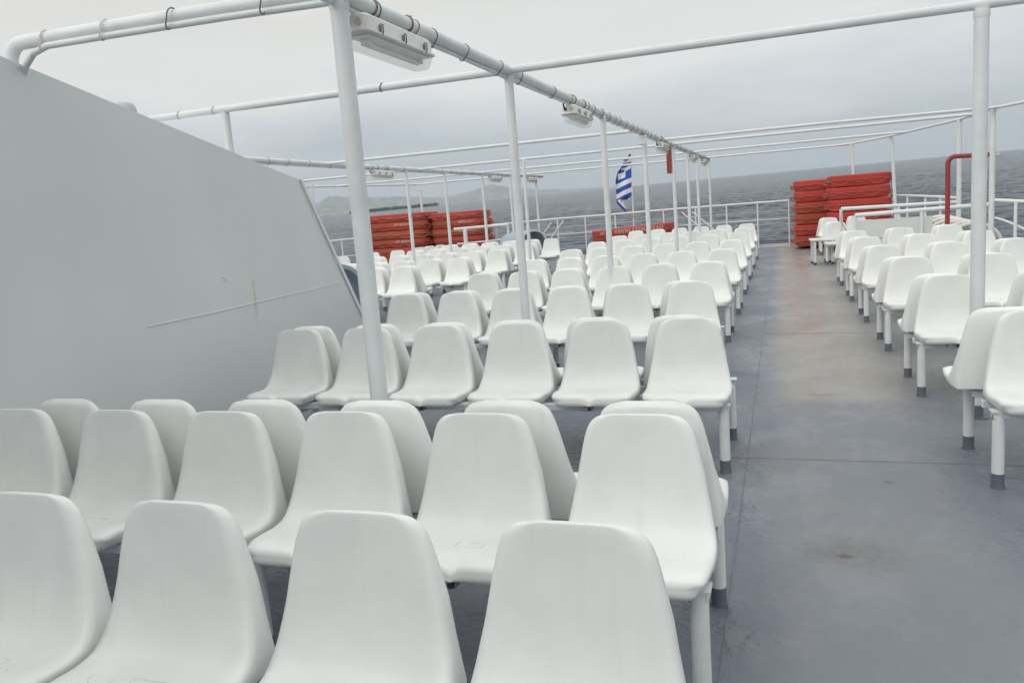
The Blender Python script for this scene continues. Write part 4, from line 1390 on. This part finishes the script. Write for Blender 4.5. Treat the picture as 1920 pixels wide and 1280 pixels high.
def grab_line(path, Hh, rnd, off=.168):
    """rope looped round the outside, tied at intervals"""
    pts = []
    per = []
    n = len(path)
    tot = []
    for i in range(n):
        a_, o1 = path[i]; b_, o2 = path[(i+1) % n]
        d = (b_-a_).length
        k = max(1, int(d/.05))
        for j in range(k):
            per.append((a_.lerp(b_, j/k), o1.lerp(o2, j/k).normalized()))
    loops = max(8, int(len(per)*.05/.42)) + rnd.choice((0, 0, 1))
    sags = []
    sh = rnd.randrange(len(per)//3); per = per[sh:] + per[:sh]
    for i, (p, o_) in enumerate(per):
        f = i/len(per)*loops
        u = f - int(f)
        if int(f) >= len(sags): sags.append(rnd.uniform(.04, .125))
        sag = sags[int(f)]*(4*u*(1-u))
        z_ = Hh*.55 - sag
        pts.append(p + o_*(off+.012) + Vector((0, 0, z_)))
    mb = MB(); mb.tube(pts, .0085, 6, closed=True)
    mb2 = MB(); mb2.tube([p + o_*(off+.004) + Vector((0, 0, Hh*.56)) for p, o_ in per], .008, 6, closed=True)
    return mb, mb2
def lettering(txt, size, m, parent, loc, rot):
    cu = bpy.data.curves.new('lettering', 'FONT')
    cu.body = txt; cu.size = size; cu.extrude = .0015; cu.align_x = 'CENTER'; cu.align_y = 'CENTER'
    tmp = bpy.data.objects.new('tmp_text', cu); COL.objects.link(tmp)
    dg = bpy.context.evaluated_depsgraph_get()
    me = bpy.data.meshes.new_from_object(tmp.evaluated_get(dg))
    bpy.data.objects.remove(tmp)
    me.materials.clear(); me.materials.append(m)
    return ob('lettering', me, parent, loc, rot)
rnd = random.Random(33)
def raft(x, y, z, L_, Wd, Hh, rz, m, label, group, rope, text=None, tx=0.0):
    t = thing('life_float', (x, y, z), label, 'life float', group, rz)
    mb, path = raft_mesh(L_, Wd, Hh, m)
    f_ = build(mb, 'float_body', m, t, smooth=28)
    gl, becket = grab_line(path, Hh, rnd)
    g = build(gl, 'grab_line', rope, t); build(becket, 'becket_line', rope, t)
    if text:
        nrm_y = -(Wd/2 + .004)
        tilt = PI/2 - math.atan2(.035, Hh*.4)
        lettering(text, Hh*.42, MT['letter'], t, (tx, -Wd/2 - .004, Hh*.70), (PI/2, 0, 0))
    for sx in (-1, 1):
        for k in range(3):
            mb = MB()
            a_ = Vector((sx*(L_/2+.003), -.3+.3*k, Hh*.5)); mb.tube([a_, a_+Vector((sx*.05, .02, .025)), a_+Vector((sx*.065, .03, -.05)), a_+Vector((sx*.02, 0, -.075))], .013, 6)
            build(mb, 'toggle', rope, t)
    return t
LEV = ['lowest', 'second', 'third', 'fourth', 'fifth', 'sixth', 'topmost']
def lev(k, n): return 'topmost' if k == n-1 else LEV[k]
# right stacks
zb_ = sheer(22.5)+.055
n1 = 6
H1 = (ony(1520, 337, 22.15).z-zb_)/n1
H2 = (ony(1612, 325, 20.9).z-zb_+.01)/6
for k in range(n1):
    h_ = H1
    raft(1.22 + rnd.uniform(-.02, .02), 22.72+rnd.uniform(-.02, .02), zb_+k*h_, 1.80, 1.15, h_-.006, .02+rnd.uniform(-.015, .015), (MT['raft_c'], MT['raft_a'], MT['raft_b'], MT['raft_b'], MT['raft_a'], MT['raft_a'])[k],
         '%s red life float in the left of the two right stacks' % lev(k, n1), 'life floats in the right stacks', MT['rope_red'])
n2_ = 6
for k in range(n2_):
    h_ = H2
    raft(1.77 + rnd.uniform(-.02, .02), 21.45+rnd.uniform(-.02, .02), zb_-.01+k*h_, 1.38, 1.15, h_-.008, .03+rnd.uniform(-.012, .012), (MT['raft_b'], MT['raft_b'], MT['raft_a'], MT['raft_a'], MT['raft_a'], MT['raft_a'])[k],
         '%s red life float in the right of the two right stacks' % lev(k, n2_), 'life floats in the right stacks', MT['rope_red'])
# left stacks
NL = 7
la, lb_, lc, ld = ony(660, 405, 21.0).x, ony(794, 401, 21.0), ony(800, 400, 21.3), ony(897, 394, 21.3)
LST = ((la*.5+lb_.x*.5, 21.6, lb_.x-la, NL, -.03), (lc.x*.5+ld.x*.5, 21.9, ld.x-lc.x, NL, .03))
HL = (((ony(730, 402, 21.0).z) - sheer(21.6)-.03)/NL, ((ony(850, 397, 21.3).z) - sheer(21.9)-.03)/NL)
for s_, (x_, y_, L_, n_, rz_) in enumerate(LST):
    for k in range(n_):
        h_ = HL[s_]
        raft(x_+rnd.uniform(-.02, .02), y_+rnd.uniform(-.02, .02), sheer(y_)+.03+k*h_, L_, 1.2, h_-.005, rz_+rnd.uniform(-.01, .01), (MT['raft_c'], MT['raft_b'], MT['raft_b'], MT['raft_c'], MT['raft_b'], MT['raft_b'], MT['raft_a'])[k],
             '%s orange life float in the %s of the two left stacks' % (lev(k, n_), ('left', 'right')[s_]), 'life floats in the left stacks', MT['rope_red'] if k % 2 else MT['rope'],
             text=('ΑΡ. ΚΙΡΩΗ' if (s_ == 0 and k in (1, 3, 5)) else ('ΚΙΡΩΗ ΣΤ.' if s_ == 1 and k in (4, 5) else None)), tx=.45 if s_ == 0 else .35)
# single float on a cradle at the stern
pL = ony(1110, 452, 22.2); pR = ony(1257, 436, 22.2)
zc_ = .63
t = raft((pL.x+pR.x)/2, 22.75, zc_, 2.22, 1.15, .34, 0.0, MT['raft_c'], 'single red life float on a cradle below the flag', 'life floats at the stern', MT['rope_red'], text='ΚΙΡΩΗ ΣΤΕΝ. ΙΚΕΔΟ', tx=.25)
t.rotation_euler = (0, -.045, 0)
lettering('ΑΡ. 96', .10, MT['letter'], t, (-.70, -1.15/2-.004, .235), (PI/2, 0, 0))
t = thing('float_cradle', ((pL.x+pR.x)/2, 22.75, sheer(22.75)), 'red steel cradle carrying the single life float', 'cradle')
for sx in (-.85, .85):
    mb = MB(); mb.box((sx, -.42, (zc_-sheer(22.75))/2-.02), (.09, .09, zc_-sheer(22.75)-.02)); mb.box((sx, .42, (zc_-sheer(22.75))/2-.02), (.09, .09, zc_-sheer(22.75)-.02))
    mb.box((sx, 0, zc_-sheer(22.75)-.045 + sx*.045), (.11, .98, .06)); build(mb, 'trestle', MT['red'], t)

# ================================================================ FLAG
t = thing('flagpole', (-4.08, 23.42, .70), 'thin white flagpole at the stern carrying the flag', 'flagpole')
fp_top = ony(1182, 276, 23.42)
mb = MB(); mb.tube([(0, 0, 0), (fp_top.x+4.08, 0, fp_top.z-.70)], .018, 10); build(mb, 'pole', MT['rail'], t)
mb = MB(); mb.tube([(fp_top.x+4.08, 0, fp_top.z-.71), (fp_top.x+4.08, 0, fp_top.z-.66)], .034, 12); build(mb, 'truck', MT['rail'], t)
mb = MB(); mb.box((0, -.03, .58), (.07, .08, .07), bev=.008); build(mb, 'clamp', MT['gland'], t)
def fz(x_, y_): return ony(1090+x_/6.4, 260+y_/6.4, 23.38)
LB = [(180, 586), (225, 545), (262, 512), (330, 494), (362, 472), (400, 442), (450, 428), (500, 416), (580, 411), (660, 413), (760, 412), (790, 426), (840, 480), (885, 528)]
RB = [(180, 592), (225, 594), (262, 592), (330, 590), (362, 596), (400, 598), (450, 600), (500, 600), (580, 600), (660, 602), (690, 600), (722, 560), (755, 500), (800, 520), (850, 538), (885, 536)]
def side_(tab, y_):
    return lerp(tab, y_)[0]
rows_ = []; cols = []
NR, NC = 150, 44
for i in range(NR+1):
    y_ = 180 + 705*i/NR
    a_, b_ = side_(LB, y_), max(side_(RB, y_), side_(LB, y_)+1)
    r_ = []; c_ = []
    for k in range(NC+1):
        x_ = a_ + (b_-a_)*k/NC
        p = fz(x_, y_)
        fold = .07*math.sin(k/NC*6.5 + y_*.006) + .05*math.sin(k/NC*3.0 + 1.0 - y_*.012)
        p = p + Vector((0, -fold*(1-k/NC*.6), 0))
        r_.append(p); c_.append((x_, y_))
    rows_.append(r_); cols.append(c_)
def flag_white(x_, y_):
    if y_ > 700 + (x_-412)*.2 and x_ < 545 and y_ > 735:
        return (y_ < 742 + (x_-430)*1.05) and x_ > 438
    q_ = y_ + .47*(x_-600)
    if y_ < 268: return not ((x_ > 572 and y_ < 215) or (232 < y_ + .25*(x_-540) < 262 and x_ < 562))
    if y_ + .35*(x_-545) < 292: return True
    if y_ + .35*(x_-545) < 338: return False
    if y_ + .30*(x_-545) < 362: return x_ > 480 or y_ < 345
    if q_ < 465:
        if 440 < x_ < 526 and 412 < y_ + .35*(x_-480) < 482: return True
        if 508 < x_ < 594 and y_ < 402 - .55*(x_-508): return True
        return False
    for lo, hi in ((465, 524), (583, 640)):
        if lo <= q_ < hi: return True
    return False
mb = MB()
n_ = NC+1
fs_ = []; mis = []
for i in range(NR):
    for k in range(NC):
        fs_.append((i*n_+k, i*n_+k+1, (i+1)*n_+k+1, (i+1)*n_+k))
        x_ = (cols[i][k][0]+cols[i+1][k+1][0])/2; y_ = (cols[i][k][1]+cols[i+1][k+1][1])/2
        mis.append(0 if flag_white(x_, y_) else 1)
base = rows_[0][-1]
mb.v = [tuple(p-base) for r_ in rows_ for p in r_]; mb.f = fs_; mb.mi = mis
fl = thing('flag', base, 'drooping blue and white striped flag on the stern flagpole', 'flag')
build(mb, 'cloth', [MT['fw'], MT['fb']], fl, smooth=80)
print('chairs', NCH[0])

# ================================================================ HAZE
def haze_box():
    mb = MB()
    mb.box((0, 0, 290), (2*FAR+400, 2*FAR+400, 640))
    me = mb.mesh('haze', [], smooth=0)
    m = bpy.data.materials.new('sea_haze'); m.use_nodes = True
    t = m.node_tree; t.nodes.clear()
    o_ = t.nodes.new('ShaderNodeOutputMaterial'); v = t.nodes.new('ShaderNodeVolumePrincipled')
    v.inputs['Color'].default_value = (0.79, 0.89, 0.99, 1)
    v.inputs['Density'].default_value = 4.4e-5
    v.inputs['Anisotropy'].default_value = 0.0
    t.links.new(v.outputs[0], o_.inputs['Volume'])
    me.materials.append(m)
    h = ob('haze', me)
    h.matrix_world = SEA
    return tag(h, 'thin sea haze fading the far coast', 'haze', kind='stuff')
haze_box()
